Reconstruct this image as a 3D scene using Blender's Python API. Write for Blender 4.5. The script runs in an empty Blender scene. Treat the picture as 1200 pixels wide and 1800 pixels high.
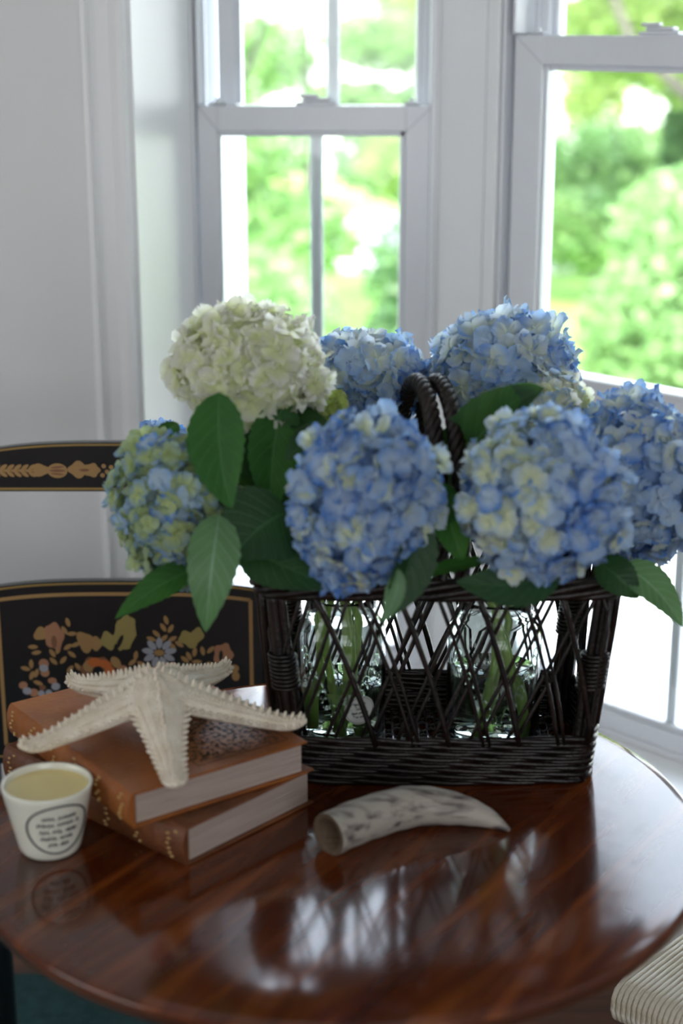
import bpy, math, random
from mathutils import Vector, Matrix, Quaternion
PI = math.pi
random.seed(7)
SC = bpy.context.scene

# ---------------------------------------------------------------- camera, sky, sun, exposure
F_PX, Y_HOR, CAM_H = 2850.0, 50.0, 1.56
PITCH = math.atan2(900 - Y_HOR, F_PX)
cd = bpy.data.cameras.new('camera')
cam = bpy.data.objects.new('camera', cd)
SC.collection.objects.link(cam)
cam.location = (0, 0, CAM_H)
cam.rotation_euler = (PI / 2 - PITCH, 0, 0)
cd.sensor_fit = 'VERTICAL'
cd.sensor_height = 36.0
cd.sensor_width = 24.0
cd.lens = F_PX / 1800 * 36
cd.clip_start = 0.05
cd.dof.use_dof = True
cd.dof.focus_distance = 2.01
cd.dof.aperture_fstop = 2.5
SC.camera = cam

SC.view_settings.view_transform = 'Standard'
SC.view_settings.look = 'None'
SC.view_settings.exposure = 0.0
SC.view_settings.gamma = 1.0
SC.view_settings.use_curve_mapping = False

SKY_STRENGTH = 10.0
SUN_STRENGTH = 14.0
ROOM_LIGHT = 43.0
w = bpy.data.worlds.new('sky')
SC.world = w
w.use_nodes = True
nt = w.node_tree
bg = nt.nodes['Background']
tc = nt.nodes.new('ShaderNodeTexCoord')
sp = nt.nodes.new('ShaderNodeSeparateXYZ')
rp = nt.nodes.new('ShaderNodeValToRGB')
nt.links.new(tc.outputs['Generated'], sp.inputs[0])
nt.links.new(sp.outputs['Z'], rp.inputs[0])
nt.links.new(rp.outputs[0], bg.inputs[0])
e = rp.color_ramp.elements
e[0].position = 0.0; e[0].color = (0.93, 0.95, 1.0, 1)
e[1].position = 0.7; e[1].color = (0.68, 0.80, 1.0, 1)
bg.inputs[1].default_value = SKY_STRENGTH

sl = bpy.data.lights.new('sun', 'SUN')
sl.energy = SUN_STRENGTH
sl.angle = math.radians(0.6)
sl.color = (1.0, 0.95, 0.86)
so = bpy.data.objects.new('sun', sl)
SC.collection.objects.link(so)
so.rotation_euler = (math.radians(38), 0, math.radians(-28))

def area(name, loc, rot, sx, sy, power, col):
    l = bpy.data.lights.new(name, 'AREA')
    l.shape = 'RECTANGLE'; l.size = sx; l.size_y = sy; l.energy = power; l.color = col
    o = bpy.data.objects.new(name, l)
    SC.collection.objects.link(o)
    o.location = loc; o.rotation_euler = rot
# added fill lamps before the windowless rear and left walls, standing in for daylight
area('rear_fill_light', (0.9, -2.35, 1.55), (PI / 2, 0, 0), 2.4, 1.5, ROOM_LIGHT, (0.93, 0.96, 1.0))
area('side_fill_light', (-2.85, 0.2, 1.5), (PI / 2, 0, -PI / 2), 1.8, 1.4, ROOM_LIGHT * 0.5, (0.96, 0.97, 1.0))

# ---------------------------------------------------------------- helpers
def ray(px, py):
    u = (px - 600) / F_PX; v = (900 - py) / F_PX
    return Vector((u, math.cos(PITCH) + v * math.sin(PITCH), -math.sin(PITCH) + v * math.cos(PITCH)))
CAM = Vector((0, 0, CAM_H))
def P(px, py, Y=None, z=None):
    r = ray(px, py)
    t = Y / r.y if Y is not None else (z - CAM_H) / r.z
    return CAM + r * t
def depth(p):
    d = Vector(p) - CAM
    return d.y * math.cos(PITCH) - d.z * math.sin(PITCH)
def on_plane(px, py, o, n):
    r = ray(px, py)
    return CAM + r * ((Vector(o) - CAM).dot(n) / r.dot(n))

class MB:
    def __init__(s):
        s.v = []; s.f = []; s.m = []; s.c = []; s.xf = None
    def vert(s, p, c=(0, 0, 0)):
        p = Vector(p)
        if s.xf: p = s.xf @ p
        s.v.append(p[:]); s.c.append((c[0], c[1], c[2], 1.0))
        return len(s.v) - 1
    def face(s, idx, m=0):
        s.f.append(tuple(idx)); s.m.append(m)
    def box(s, x0, x1, y0, y1, z0, z1, m=0, bev=0.0):
        if x0 > x1: x0, x1 = x1, x0
        if y0 > y1: y0, y1 = y1, y0
        if z0 > z1: z0, z1 = z1, z0
        b = min(bev, (x1 - x0) * .45, (y1 - y0) * .45, (z1 - z0) * .45)
        if b <= 0:
            i = [s.vert((x, y, z)) for z in (z0, z1) for y in (y0, y1) for x in (x0, x1)]
            for q in ((0, 2, 3, 1), (4, 5, 7, 6), (0, 1, 5, 4), (2, 6, 7, 3), (0, 4, 6, 2), (1, 3, 7, 5)):
                s.face([i[k] for k in q], m)
            return
        X = (x0, x1); Y = (y0, y1); Z = (z0, z1); idx = {}
        for a in (0, 1):
            for c in (0, 1):
                for d in (0, 1):
                    sx = 1 if a else -1; sy = 1 if c else -1; sz = 1 if d else -1
                    idx[a, c, d, 'x'] = s.vert((X[a], Y[c] - sy * b, Z[d] - sz * b))
                    idx[a, c, d, 'y'] = s.vert((X[a] - sx * b, Y[c], Z[d] - sz * b))
                    idx[a, c, d, 'z'] = s.vert((X[a] - sx * b, Y[c] - sy * b, Z[d]))
        for a in (0, 1):
            s.face([idx[a, p[0], p[1], 'x'] for p in ((0, 0), (1, 0), (1, 1), (0, 1))], m)
            s.face([idx[p[0], a, p[1], 'y'] for p in ((0, 0), (1, 0), (1, 1), (0, 1))], m)
            s.face([idx[p[0], p[1], a, 'z'] for p in ((0, 0), (1, 0), (1, 1), (0, 1))], m)
            for c in (0, 1):
                s.face([idx[0, a, c, 'y'], idx[1, a, c, 'y'], idx[1, a, c, 'z'], idx[0, a, c, 'z']], m)
                s.face([idx[a, 0, c, 'x'], idx[a, 1, c, 'x'], idx[a, 1, c, 'z'], idx[a, 0, c, 'z']], m)
                s.face([idx[a, c, 0, 'x'], idx[a, c, 1, 'x'], idx[a, c, 1, 'y'], idx[a, c, 0, 'y']], m)
                for d in (0, 1):
                    if a == 0: continue
        for a in (0, 1):
            for c in (0, 1):
                for d in (0, 1):
                    s.face([idx[a, c, d, 'x'], idx[a, c, d, 'y'], idx[a, c, d, 'z']], m)
    def grid(s, nu, nv, fn, m=0, cu=False, cv=False, col=None):
        ids = []
        for i in range(nu):
            row = []
            for j in range(nv):
                u = i / (nu if cu else nu - 1); v = j / (nv if cv else nv - 1)
                row.append(s.vert(fn(u, v), col(u, v) if col else (u, v, 0)))
            ids.append(row)
        for i in range(nu if cu else nu - 1):
            for j in range(nv if cv else nv - 1):
                a, b = ids[i], ids[(i + 1) % nu]
                s.face((a[j], b[j], b[(j + 1) % nv], a[(j + 1) % nv]), m)
        return ids
    def tube(s, pts, r, seg=8, m=0, closed=False, cap=True, flat=1.0, c=None):
        pts = [Vector(p) for p in pts]; n = len(pts)
        rr = r if isinstance(r, (list, tuple)) else [r] * n
        T = []
        for i in range(n):
            a = pts[(i - 1) % n] if (closed or i > 0) else pts[0]
            b = pts[(i + 1) % n] if (closed or i < n - 1) else pts[-1]
            t = (b - a)
            T.append(t.normalized() if t.length > 1e-9 else Vector((0, 0, 1)))
        nrm = T[0].orthogonal().normalized(); rings = []
        if flat != 1.0:
            q = Vector((0, 0, 1)) - T[0] * T[0].z
            if q.length > 1e-3: nrm = q.normalized()
        for i in range(n):
            nrm = nrm - T[i] * nrm.dot(T[i])
            nrm = nrm.normalized() if nrm.length > 1e-6 else T[i].orthogonal().normalized()
            bi = T[i].cross(nrm)
            rings.append([s.vert(pts[i] + (nrm * math.cos(2 * PI * k / seg) * flat + bi * math.sin(2 * PI * k / seg)) * rr[i],
                                 c or (i / max(1, n - 1), k / seg, 0)) for k in range(seg)])
        for i in range(n if closed else n - 1):
            A, B = rings[i], rings[(i + 1) % n]
            for k in range(seg):
                s.face((A[k], A[(k + 1) % seg], B[(k + 1) % seg], B[k]), m)
        if cap and not closed:
            s.face(rings[0][::-1], m); s.face(rings[-1], m)
    def lathe(s, prof, seg=32, m=0, c=(0, 0), cap=False):
        ids = []
        for i, (r, z) in enumerate(prof):
            ids.append([s.vert((c[0] + r * math.cos(2 * PI * k / seg), c[1] + r * math.sin(2 * PI * k / seg), z),
                               (i / len(prof), k / seg, 0)) for k in range(seg)])
        for i in range(len(prof) - 1):
            for k in range(seg):
                s.face((ids[i][k], ids[i][(k + 1) % seg], ids[i + 1][(k + 1) % seg], ids[i + 1][k]), m)
        if cap:
            s.face(ids[0][::-1], m); s.face(ids[-1], m)
    def ball(s, c, rx, ry=None, rz=None, seg=10, rings=6, m=0, rot=None, col=None):
        ry = ry or rx; rz = rz or rx; c = Vector(c)
        def fn(u, v):
            th = u * 2 * PI; ph = (v - .5) * PI * .998
            q = Vector((math.cos(th) * math.cos(ph) * rx, math.sin(th) * math.cos(ph) * ry, math.sin(ph) * rz))
            if rot: q = rot @ q
            return c + q
        s.grid(seg, rings, fn, m, cu=True, col=(lambda u, v: col) if col else None)
    def mesh(s, name, mats, smooth=True):
        me = bpy.data.meshes.new(name)
        me.from_pydata(s.v, [], s.f)
        for mt in (mats if isinstance(mats, (list, tuple)) else [mats]): me.materials.append(mt)
        if len(set(s.m)) > 1 or (s.m and s.m[0]):
            me.polygons.foreach_set('material_index', s.m)
        if smooth: me.polygons.foreach_set('use_smooth', [True] * len(s.f))
        a = me.color_attributes.new('Col', 'FLOAT_COLOR', 'POINT')
        flat = [x for c in s.c for x in c]
        a.data.foreach_set('color', flat)
        me.update()
        return me
    def build(s, name, mats, parent=None, smooth=True, loc=None, recalc=False):
        me = s.mesh(name, mats, smooth)
        if recalc:
            import bmesh
            b = bmesh.new(); b.from_mesh(me); bmesh.ops.recalc_face_normals(b, faces=b.faces); b.to_mesh(me); b.free()
        return link(name, me, parent, loc)

def link(name, me, parent=None, loc=None, mat4=None):
    o = bpy.data.objects.new(name, me)
    SC.collection.objects.link(o)
    if parent: o.parent = parent      # parents sit at identity or carry their own transform; meshes are in parent space
    if mat4 is not None: o.matrix_local = mat4
    elif loc is not None: o.location = loc
    return o
def tag(o, label=None, cat=None, group=None, kind=None):
    if label: o['label'] = label
    if cat: o['category'] = cat
    if group: o['group'] = group
    if kind: o['kind'] = kind
    return o
def thing(name, label, cat, loc=(0, 0, 0), group=None, rz=0.0):
    o = bpy.data.objects.new(name, None)
    o.empty_display_size = 0.05
    SC.collection.objects.link(o)
    o.location = loc; o.rotation_euler = (0, 0, rz)
    return tag(o, label, cat, group)
def shift(mb, loc):
    mb.v = [(a - loc[0], b - loc[1], c - loc[2]) for a, b, c in mb.v]
    return mb

# ---------------------------------------------------------------- materials
def mat(name, col, rough=.5, metal=0, coat=0, spec=.5, bump=0, bscale=60, trans=0, mixcol=None, mscale=8, stretch=(1, 1, 1), mlo=.35, mhi=.65, detail=4):
    m = bpy.data.materials.new(name); m.use_nodes = True
    t = m.node_tree; b = t.nodes['Principled BSDF']
    b.inputs['Base Color'].default_value = (*col, 1)
    b.inputs['Roughness'].default_value = rough
    b.inputs['Metallic'].default_value = metal
    b.inputs['Coat Weight'].default_value = coat
    b.inputs['Specular IOR Level'].default_value = spec
    b.inputs['Coat Roughness'].default_value = .08
    if mixcol or bump:
        tx = t.nodes.new('ShaderNodeTexCoord'); mp = t.nodes.new('ShaderNodeMapping')
        mp.inputs['Scale'].default_value = stretch
        t.links.new(tx.outputs['Object'], mp.inputs[0])
    if mixcol:
        n = t.nodes.new('ShaderNodeTexNoise'); n.inputs['Scale'].default_value = mscale; n.inputs['Detail'].default_value = detail
        t.links.new(mp.outputs[0], n.inputs['Vector'])
        r = t.nodes.new('ShaderNodeValToRGB')
        r.color_ramp.elements[0].position = mlo; r.color_ramp.elements[0].color = (*col, 1)
        r.color_ramp.elements[1].position = mhi; r.color_ramp.elements[1].color = (*mixcol, 1)
        t.links.new(n.outputs['Fac'], r.inputs[0]); t.links.new(r.outputs[0], b.inputs['Base Color'])
    if bump:
        n2 = t.nodes.new('ShaderNodeTexNoise'); n2.inputs['Scale'].default_value = bscale
        t.links.new(mp.outputs[0], n2.inputs['Vector'])
        bp = t.nodes.new('ShaderNodeBump'); bp.inputs['Strength'].default_value = bump; bp.inputs['Distance'].default_value = .002
        t.links.new(n2.outputs['Fac'], bp.inputs['Height']); t.links.new(bp.outputs[0], b.inputs['Normal'])
    return m

def petal_mat(name, center, edge, alt, trans=.35):
    """petal: pale heart, coloured rim, each floret its own blend of two hues, light shining through"""
    m = bpy.data.materials.new(name); m.use_nodes = True
    t = m.node_tree; b = t.nodes['Principled BSDF']; out = t.nodes['Material Output']
    at = t.nodes.new('ShaderNodeAttribute'); at.attribute_name = 'Col'
    se = t.nodes.new('ShaderNodeSeparateColor'); t.links.new(at.outputs['Color'], se.inputs[0])
    oi = t.nodes.new('ShaderNodeObjectInfo')
    mx = t.nodes.new('ShaderNodeMix'); mx.data_type = 'RGBA'
    mx.inputs['A'].default_value = (*edge, 1); mx.inputs['B'].default_value = (*alt, 1)
    r0 = t.nodes.new('ShaderNodeMapRange'); r0.inputs['From Min'].default_value = .3; r0.inputs['From Max'].default_value = .8
    t.links.new(oi.outputs['Random'], r0.inputs['Value']); t.links.new(r0.outputs[0], mx.inputs['Factor'])
    m2 = t.nodes.new('ShaderNodeMix'); m2.data_type = 'RGBA'
    m2.inputs['A'].default_value = (*center, 1)
    t.links.new(mx.outputs['Result'], m2.inputs['B'])
    ad = t.nodes.new('ShaderNodeMath'); ad.operation = 'MULTIPLY_ADD'
    t.links.new(se.outputs[1], ad.inputs[0]); ad.inputs[1].default_value = .5; t.links.new(se.outputs[0], ad.inputs[2])
    r1 = t.nodes.new('ShaderNodeMapRange'); r1.inputs['From Min'].default_value = .3; r1.inputs['From Max'].default_value = 1.0
    t.links.new(ad.outputs[0], r1.inputs['Value']); t.links.new(r1.outputs[0], m2.inputs['Factor'])
    t.links.new(m2.outputs['Result'], b.inputs['Base Color'])
    b.inputs['Roughness'].default_value = .55
    b.inputs['Specular IOR Level'].default_value = .25
    tr = t.nodes.new('ShaderNodeBsdfTranslucent'); t.links.new(m2.outputs['Result'], tr.inputs[0])
    ms = t.nodes.new('ShaderNodeMixShader'); ms.inputs[0].default_value = trans
    t.links.new(b.outputs[0], ms.inputs[1]); t.links.new(tr.outputs[0], ms.inputs[2]); t.links.new(ms.outputs[0], out.inputs[0])
    return m

def leaf_mat(name, col, vein, under, trans=.25, rough=.4):
    m = bpy.data.materials.new(name); m.use_nodes = True
    t = m.node_tree; b = t.nodes['Principled BSDF']; out = t.nodes['Material Output']
    at = t.nodes.new('ShaderNodeAttribute'); at.attribute_name = 'Col'
    se = t.nodes.new('ShaderNodeSeparateColor'); t.links.new(at.outputs['Color'], se.inputs[0])
    def M(op, a, b_=None, c=None):
        n = t.nodes.new('ShaderNodeMath'); n.operation = op
        for i, x in enumerate((a, b_, c)):
            if x is None: continue
            if isinstance(x, (int, float)): n.inputs[i].default_value = x
            else: t.links.new(x, n.inputs[i])
        return n.outputs[0]
    v = M('ABSOLUTE', M('SUBTRACT', se.outputs[1], .5))
    ph = M('ADD', M('MULTIPLY', se.outputs[0], 8.0), M('MULTIPLY', v, -4.2))
    side = M('POWER', M('ABSOLUTE', M('COSINE', M('MULTIPLY', ph, PI))), 26.0)
    mid = M('LESS_THAN', v, .018)
    vm = M('MAXIMUM', M('MULTIPLY', side, .45), mid)
    nz = t.nodes.new('ShaderNodeTexNoise'); nz.inputs['Scale'].default_value = 35
    tx = t.nodes.new('ShaderNodeTexCoord'); t.links.new(tx.outputs['Object'], nz.inputs['Vector'])
    c0 = t.nodes.new('ShaderNodeMix'); c0.data_type = 'RGBA'
    c0.inputs['A'].default_value = (*[x * .75 for x in col], 1); c0.inputs['B'].default_value = (*[x * 1.35 for x in col], 1)
    t.links.new(nz.outputs['Fac'], c0.inputs['Factor'])
    gb = t.nodes.new('ShaderNodeNewGeometry')
    c1 = t.nodes.new('ShaderNodeMix'); c1.data_type = 'RGBA'; c1.inputs['B'].default_value = (*under, 1)
    t.links.new(c0.outputs['Result'], c1.inputs['A']); t.links.new(gb.outputs['Backfacing'], c1.inputs['Factor'])
    c2 = t.nodes.new('ShaderNodeMix'); c2.data_type = 'RGBA'; c2.inputs['B'].default_value = (*vein, 1)
    t.links.new(c1.outputs['Result'], c2.inputs['A']); t.links.new(vm, c2.inputs['Factor'])
    t.links.new(c2.outputs['Result'], b.inputs['Base Color'])
    b.inputs['Roughness'].default_value = rough; b.inputs['Specular IOR Level'].default_value = .3
    bp = t.nodes.new('ShaderNodeBump'); bp.inputs['Strength'].default_value = .5; bp.inputs['Distance'].default_value = .002
    t.links.new(M('ADD', vm, M('MULTIPLY', nz.outputs['Fac'], .4)), bp.inputs['Height']); bp.invert = True
    t.links.new(bp.outputs[0], b.inputs['Normal'])
    tr = t.nodes.new('ShaderNodeBsdfTranslucent')
    tc_ = t.nodes.new('ShaderNodeMix'); tc_.data_type = 'RGBA'; tc_.inputs['Factor'].default_value = .6
    t.links.new(c2.outputs['Result'], tc_.inputs['A']); tc_.inputs['B'].default_value = (.16, .38, .03, 1)
    t.links.new(tc_.outputs['Result'], tr.inputs[0])
    ms = t.nodes.new('ShaderNodeMixShader'); ms.inputs[0].default_value = trans
    t.links.new(b.outputs[0], ms.inputs[1]); t.links.new(tr.outputs[0], ms.inputs[2]); t.links.new(ms.outputs[0], out.inputs[0])
    return m

def foliage_mat(name, lo, hi, trans=.45):
    m = bpy.data.materials.new(name); m.use_nodes = True
    t = m.node_tree; b = t.nodes['Principled BSDF']; out = t.nodes['Material Output']
    at = t.nodes.new('ShaderNodeAttribute'); at.attribute_name = 'Col'
    se = t.nodes.new('ShaderNodeSeparateColor'); t.links.new(at.outputs['Color'], se.inputs[0])
    c = t.nodes.new('ShaderNodeMix'); c.data_type = 'RGBA'; c.inputs['A'].default_value = (*lo, 1); c.inputs['B'].default_value = (*hi, 1)
    t.links.new(se.outputs[2], c.inputs['Factor']); t.links.new(c.outputs['Result'], b.inputs['Base Color'])
    b.inputs['Roughness'].default_value = .5
    tr = t.nodes.new('ShaderNodeBsdfTranslucent'); t.links.new(c.outputs['Result'], tr.inputs[0])
    ms = t.nodes.new('ShaderNodeMixShader'); ms.inputs[0].default_value = trans
    t.links.new(b.outputs[0], ms.inputs[1]); t.links.new(tr.outputs[0], ms.inputs[2]); t.links.new(ms.outputs[0], out.inputs[0])
    return m

def glass_mat(name, col=(1, 1, 1), ior=1.45, rough=0.0):
    m = bpy.data.materials.new(name); m.use_nodes = True
    t = m.node_tree; t.nodes.remove(t.nodes['Principled BSDF'])
    g = t.nodes.new('ShaderNodeBsdfGlass'); g.inputs['IOR'].default_value = ior; g.inputs['Roughness'].default_value = rough
    g.inputs['Color'].default_value = (*col, 1)
    t.links.new(g.outputs[0], t.nodes['Material Output'].inputs[0])
    return m

def pane_mat():
    m = bpy.data.materials.new('window_glass'); m.use_nodes = True
    t = m.node_tree; t.nodes.remove(t.nodes['Principled BSDF'])
    a = t.nodes.new('ShaderNodeBsdfTransparent'); a.inputs[0].default_value = (.97, .985, .98, 1)
    g = t.nodes.new('ShaderNodeBsdfGlossy'); g.inputs['Roughness'].default_value = 0.01
    f = t.nodes.new('ShaderNodeFresnel'); f.inputs[0].default_value = 1.45
    ms = t.nodes.new('ShaderNodeMixShader')
    t.links.new(f.outputs[0], ms.inputs[0]); t.links.new(a.outputs[0], ms.inputs[1]); t.links.new(g.outputs[0], ms.inputs[2])
    t.links.new(ms.outputs[0], t.nodes['Material Output'].inputs[0])
    return m

def wood_table():
    m = bpy.data.materials.new('polished_mahogany'); m.use_nodes = True
    t = m.node_tree; b = t.nodes['Principled BSDF']
    tx = t.nodes.new('ShaderNodeTexCoord'); mp = t.nodes.new('ShaderNodeMapping')
    m0_ = t.nodes.new('ShaderNodeMapping'); m0_.inputs['Rotation'].default_value = (0, 0, math.radians(-57)); mp.inputs['Scale'].default_value = (1.6, 14, 1)
    t.links.new(tx.outputs['Object'], m0_.inputs[0]); t.links.new(m0_.outputs[0], mp.inputs[0])
    n = t.nodes.new('ShaderNodeTexNoise'); n.inputs['Scale'].default_value = 2.2; n.inputs['Detail'].default_value = 6; n.inputs['Distortion'].default_value = .6
    t.links.new(mp.outputs[0], n.inputs['Vector'])
    r = t.nodes.new('ShaderNodeValToRGB')
    el = r.color_ramp.elements
    el[0].position = .25; el[0].color = (.035, .007, .003, 1)
    el[1].position = .72; el[1].color = (.27, .070, .012, 1)
    x = el.new(.5); x.color = (.115, .025, .006, 1)
    t.links.new(n.outputs['Fac'], r.inputs[0])
    n2 = t.nodes.new('ShaderNodeTexNoise'); n2.inputs['Scale'].default_value = 1.6
    t.links.new(mp.outputs[0], n2.inputs['Vector']); n2.inputs['Detail'].default_value = 8; n2.inputs['Roughness'].default_value = .7
    mm = t.nodes.new('ShaderNodeMix'); mm.data_type = 'RGBA'; mm.blend_type = 'MULTIPLY'; mm.inputs['Factor'].default_value = .5
    t.links.new(r.outputs[0], mm.inputs['A']); t.links.new(n2.outputs['Fac'], mm.inputs['B'])
    t.links.new(mm.outputs['Result'], b.inputs['Base Color'])
    b.inputs['Roughness'].default_value = .5; b.inputs['Specular IOR Level'].default_value = 0; b.inputs['Coat Weight'].default_value = 1.0; b.inputs['Coat Roughness'].default_value = .11
    n3 = t.nodes.new('ShaderNodeTexNoise'); n3.inputs['Scale'].default_value = 14; t.links.new(tx.outputs['Object'], n3.inputs['Vector'])
    bp = t.nodes.new('ShaderNodeBump'); bp.inputs['Strength'].default_value = .12; bp.inputs['Distance'].default_value = .0015
    t.links.new(n3.outputs['Fac'], bp.inputs['Height']); t.links.new(bp.outputs[0], b.inputs['Coat Normal'])
    return m

WALL = mat('painted_wall', (.80, .80, .80), .7, bump=.08, bscale=300)
TRIM = mat('white_trim', (.89, .895, .905), .35)
VINYL = mat('white_vinyl', (.80, .82, .86), .3)
CEIL = mat('ceiling_paint', (.85, .85, .84), .8)
FLOOR = mat('dark_floor_wood', (.07, .025, .012), .35, mixcol=(.16, .06, .025), mscale=3, stretch=(1, 12, 1))
RUG = mat('teal_rug_wool', (.008, .045, .05), .95, bump=1, bscale=400, mixcol=(.02, .07, .075), mscale=60)
PANE = pane_mat()
TABLE = wood_table()
TABLE_EDGE = mat('dark_mahogany_edge', (.05, .016, .008), .25, coat=1, mixcol=(.11, .035, .014), mscale=6, stretch=(1, 1, 6))
WICKER = mat('dark_brown_wicker', (.0035, .002, .0016), .42, coat=.05, spec=.38, bump=.5, bscale=220, mixcol=(.012, .005, .0035), mscale=25)
WICKER_F = mat('polished_floor_cane', (.02, .014, .014), .22, coat=1, spec=.9)
JAR = glass_mat('clear_jar_glass', (.97, 1, .99))
WATER = glass_mat('water', (.98, 1, .99), 1.333)
PAPER = mat('label_paper', (.62, .64, .60), .6)
INK = mat('dark_ink', (.035, .035, .04), .6)
STEM = mat('green_stem', (.28, .46, .09), .45, mixcol=(.34, .46, .14), mscale=40, bump=.5, bscale=200)
STAR = mat('bleached_starfish', (.70, .61, .48), .75, bump=1.0, bscale=420, mixcol=(.80, .73, .61), mscale=60)
LEATHER = mat('tan_leather', (.30, .092, .012), .5, bump=.4, bscale=160, mixcol=(.17, .045, .008), mscale=14, mlo=.4, mhi=.75)
LEATHER2 = mat('worn_brown_leather', (.10, .030, .010), .5, bump=.5, bscale=160, mixcol=(.26, .09, .028), mscale=12, mlo=.4, mhi=.75)
PAGES = mat('page_block', (.46, .37, .32), .8, bump=.9, bscale=900, stretch=(.02, .02, 1), mixcol=(.36, .28, .24), mscale=300, mlo=.3, mhi=.8)
GILT = mat('gold_tooling', (.55, .36, .14), .4, metal=.4)
TOOL = mat('dark_tooling', (.075, .03, .014), .55)
CERAMIC = mat('cream_ceramic', (.72, .72, .62), .25, coat=.3)
WAX = mat('cream_wax', (.72, .60, .28), .5)
HORN = mat('weathered_horn', (.36, .325, .28), .55, bump=.9, bscale=90, mixcol=(.07, .055, .055), mscale=130, stretch=(.14, .7, .9), mlo=.47, mhi=.68, detail=7)
HORN_IN = mat('horn_hollow', (.085, .055, .03), .8, bump=1, bscale=200)
BLACK = mat('black_lacquer', (.006, .007, .009), .35, coat=.5)
GOLD = mat('gold_stencil', (.42, .25, .10), .45, metal=.2)
GOLDLINE = mat('gold_line', (.36, .23, .07), .45, metal=.2)
OLIVE = mat('olive_gold_stencil', (.34, .27, .09), .5)
SALMON = mat('copper_stencil', (.42, .20, .11), .5)
BROWNST = mat('brown_stencil', (.22, .10, .05), .5)
ORANGE = mat('orange_stencil', (.55, .14, .03), .5)
SILVER = mat('silver_stencil', (.36, .37, .42), .45)
RUSH = mat('woven_rush', (.76, .72, .62), .6, bump=1.0, bscale=160, stretch=(1.6, .22, 1), mixcol=(.50, .44, .32), mscale=60)
CHAIRWOOD = mat('chair_frame_wood', (.05, .022, .012), .4)

# ---------------------------------------------------------------- setting: room shell
YL = 2.83                     # plane of the straight-ahead window
YW = 2.62                     # plane of the wall to its left
XJ = P(345, 560, Y=YL).x      # window opening's left edge
XC = P(250, 560, Y=YW).x      # where the reveal meets the wall face
SEAT = 0.40
XR = P(769, 400, Y=YL).x      # the bay's corner
A2 = math.radians(-44.6)
DV = Vector((math.cos(A2), math.sin(A2), 0))      # along the angled window, towards the viewer's right
NV = Vector((-math.sin(A2), math.cos(A2), 0))     # outward
S_END = 0.95
E2 = Vector((XR, YL, 0)) + DV * S_END

def struct(name, mb, m, parent=None, smooth=False, loc=None):
    o = mb.build(name, m, parent, smooth=smooth, loc=loc)
    if parent is None: o['kind'] = 'structure'
    return o
b = MB(); b.box(-3, 3, -2.5, 3.2, -.1, 0); struct('floor', b, FLOOR)
b = MB(); b.box(-3, 3, -2.5, 3.3, 2.5, 2.6); struct('ceiling', b, CEIL)
b = MB(); b.box(-3.1, -3, -2.5, 2.75, 0, 2.5); struct('wall_left', b, WALL)
b = MB(); b.box(3, 3.1, -2.5, 2.3, 0, 2.5); struct('wall_right', b, WALL)
b = MB(); b.box(-3, 3, -2.6, -2.5, 0, 2.5); struct('wall_rear', b, WALL)
b = MB(); b.box(-3, XC - .004, YW, YW + .12, 0, 2.5); struct('wall_front', b, WALL)
b = MB(); b.box(E2.x + .01, 3, E2.y, E2.y + .12, 0, 2.5); struct('wall_front_right', b, WALL)

# casing round the window bay: stepped moulding
cx0, cx1 = P(165, 560, Y=YW).x, P(240, 560, Y=YW).x
b = MB()
wd = cx1 - cx0
prof = [(0, 0), (0, .012), (.1, .015), (.16, .022), (.22, .016), (.34, .013), (.62, .013), (.70, .019), (.80, .024), (.92, .026), (1.0, .022), (1.0, 0)]
ids = [[b.vert((cx0 + wd * u, YW - d, z)) for u, d in prof] for z in (0, 2.5)]
for k in range(len(prof) - 1): b.face((ids[0][k], ids[0][k + 1], ids[1][k + 1], ids[1][k]))
struct('trim_1', b, TRIM)
# splayed reveal between wall and window
b = MB()
bb = MB()
q = [(cx1 - .002, YW - .012), (XC, YW - .012), (XJ, YL - .002), (XJ, YL + .11), (XJ - .15, YL + .11), (cx1 - .002, YW + .01)]
lo = [b.vert((x, y, 0)) for x, y in q]; hi = [b.vert((x, y, 2.5)) for x, y in q]
for k in range(len(q)): b.face((lo[k], lo[(k + 1) % len(q)], hi[(k + 1) % len(q)], hi[k]))
struct('trim_2', b, TRIM)
# bay seat (deep sill) and its front
pts = [(XC, YW), (XJ, YL + .01), (XR, YL + .01), (E2.x, E2.y), (E2.x, E2.y - .2), (.47, 2.28), (.12, 2.55), (XC, 2.55)]
b = MB()
lo = [b.vert((x, y, SEAT - .035)) for x, y in pts]; hi = [b.vert((x, y, SEAT)) for x, y in pts]
for k in range(len(pts)): b.face((lo[k], lo[(k + 1) % len(pts)], hi[(k + 1) % len(pts)], hi[k]))
b.face(hi); b.face(lo[::-1])
struct('window_sill', b, TRIM)
b = MB()
fr = [(XC, 2.60), (.20, 2.66), (.62, 2.33), (E2.x, E2.y - .04)]
lo = [b.vert((x, y, 0)) for x, y in fr]; hi = [b.vert((x, y, SEAT - .036)) for x, y in fr]
for k in range(3): b.face((lo[k], lo[k + 1], hi[k + 1], hi[k]))
struct('wall_below_sill', b, TRIM)

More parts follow.
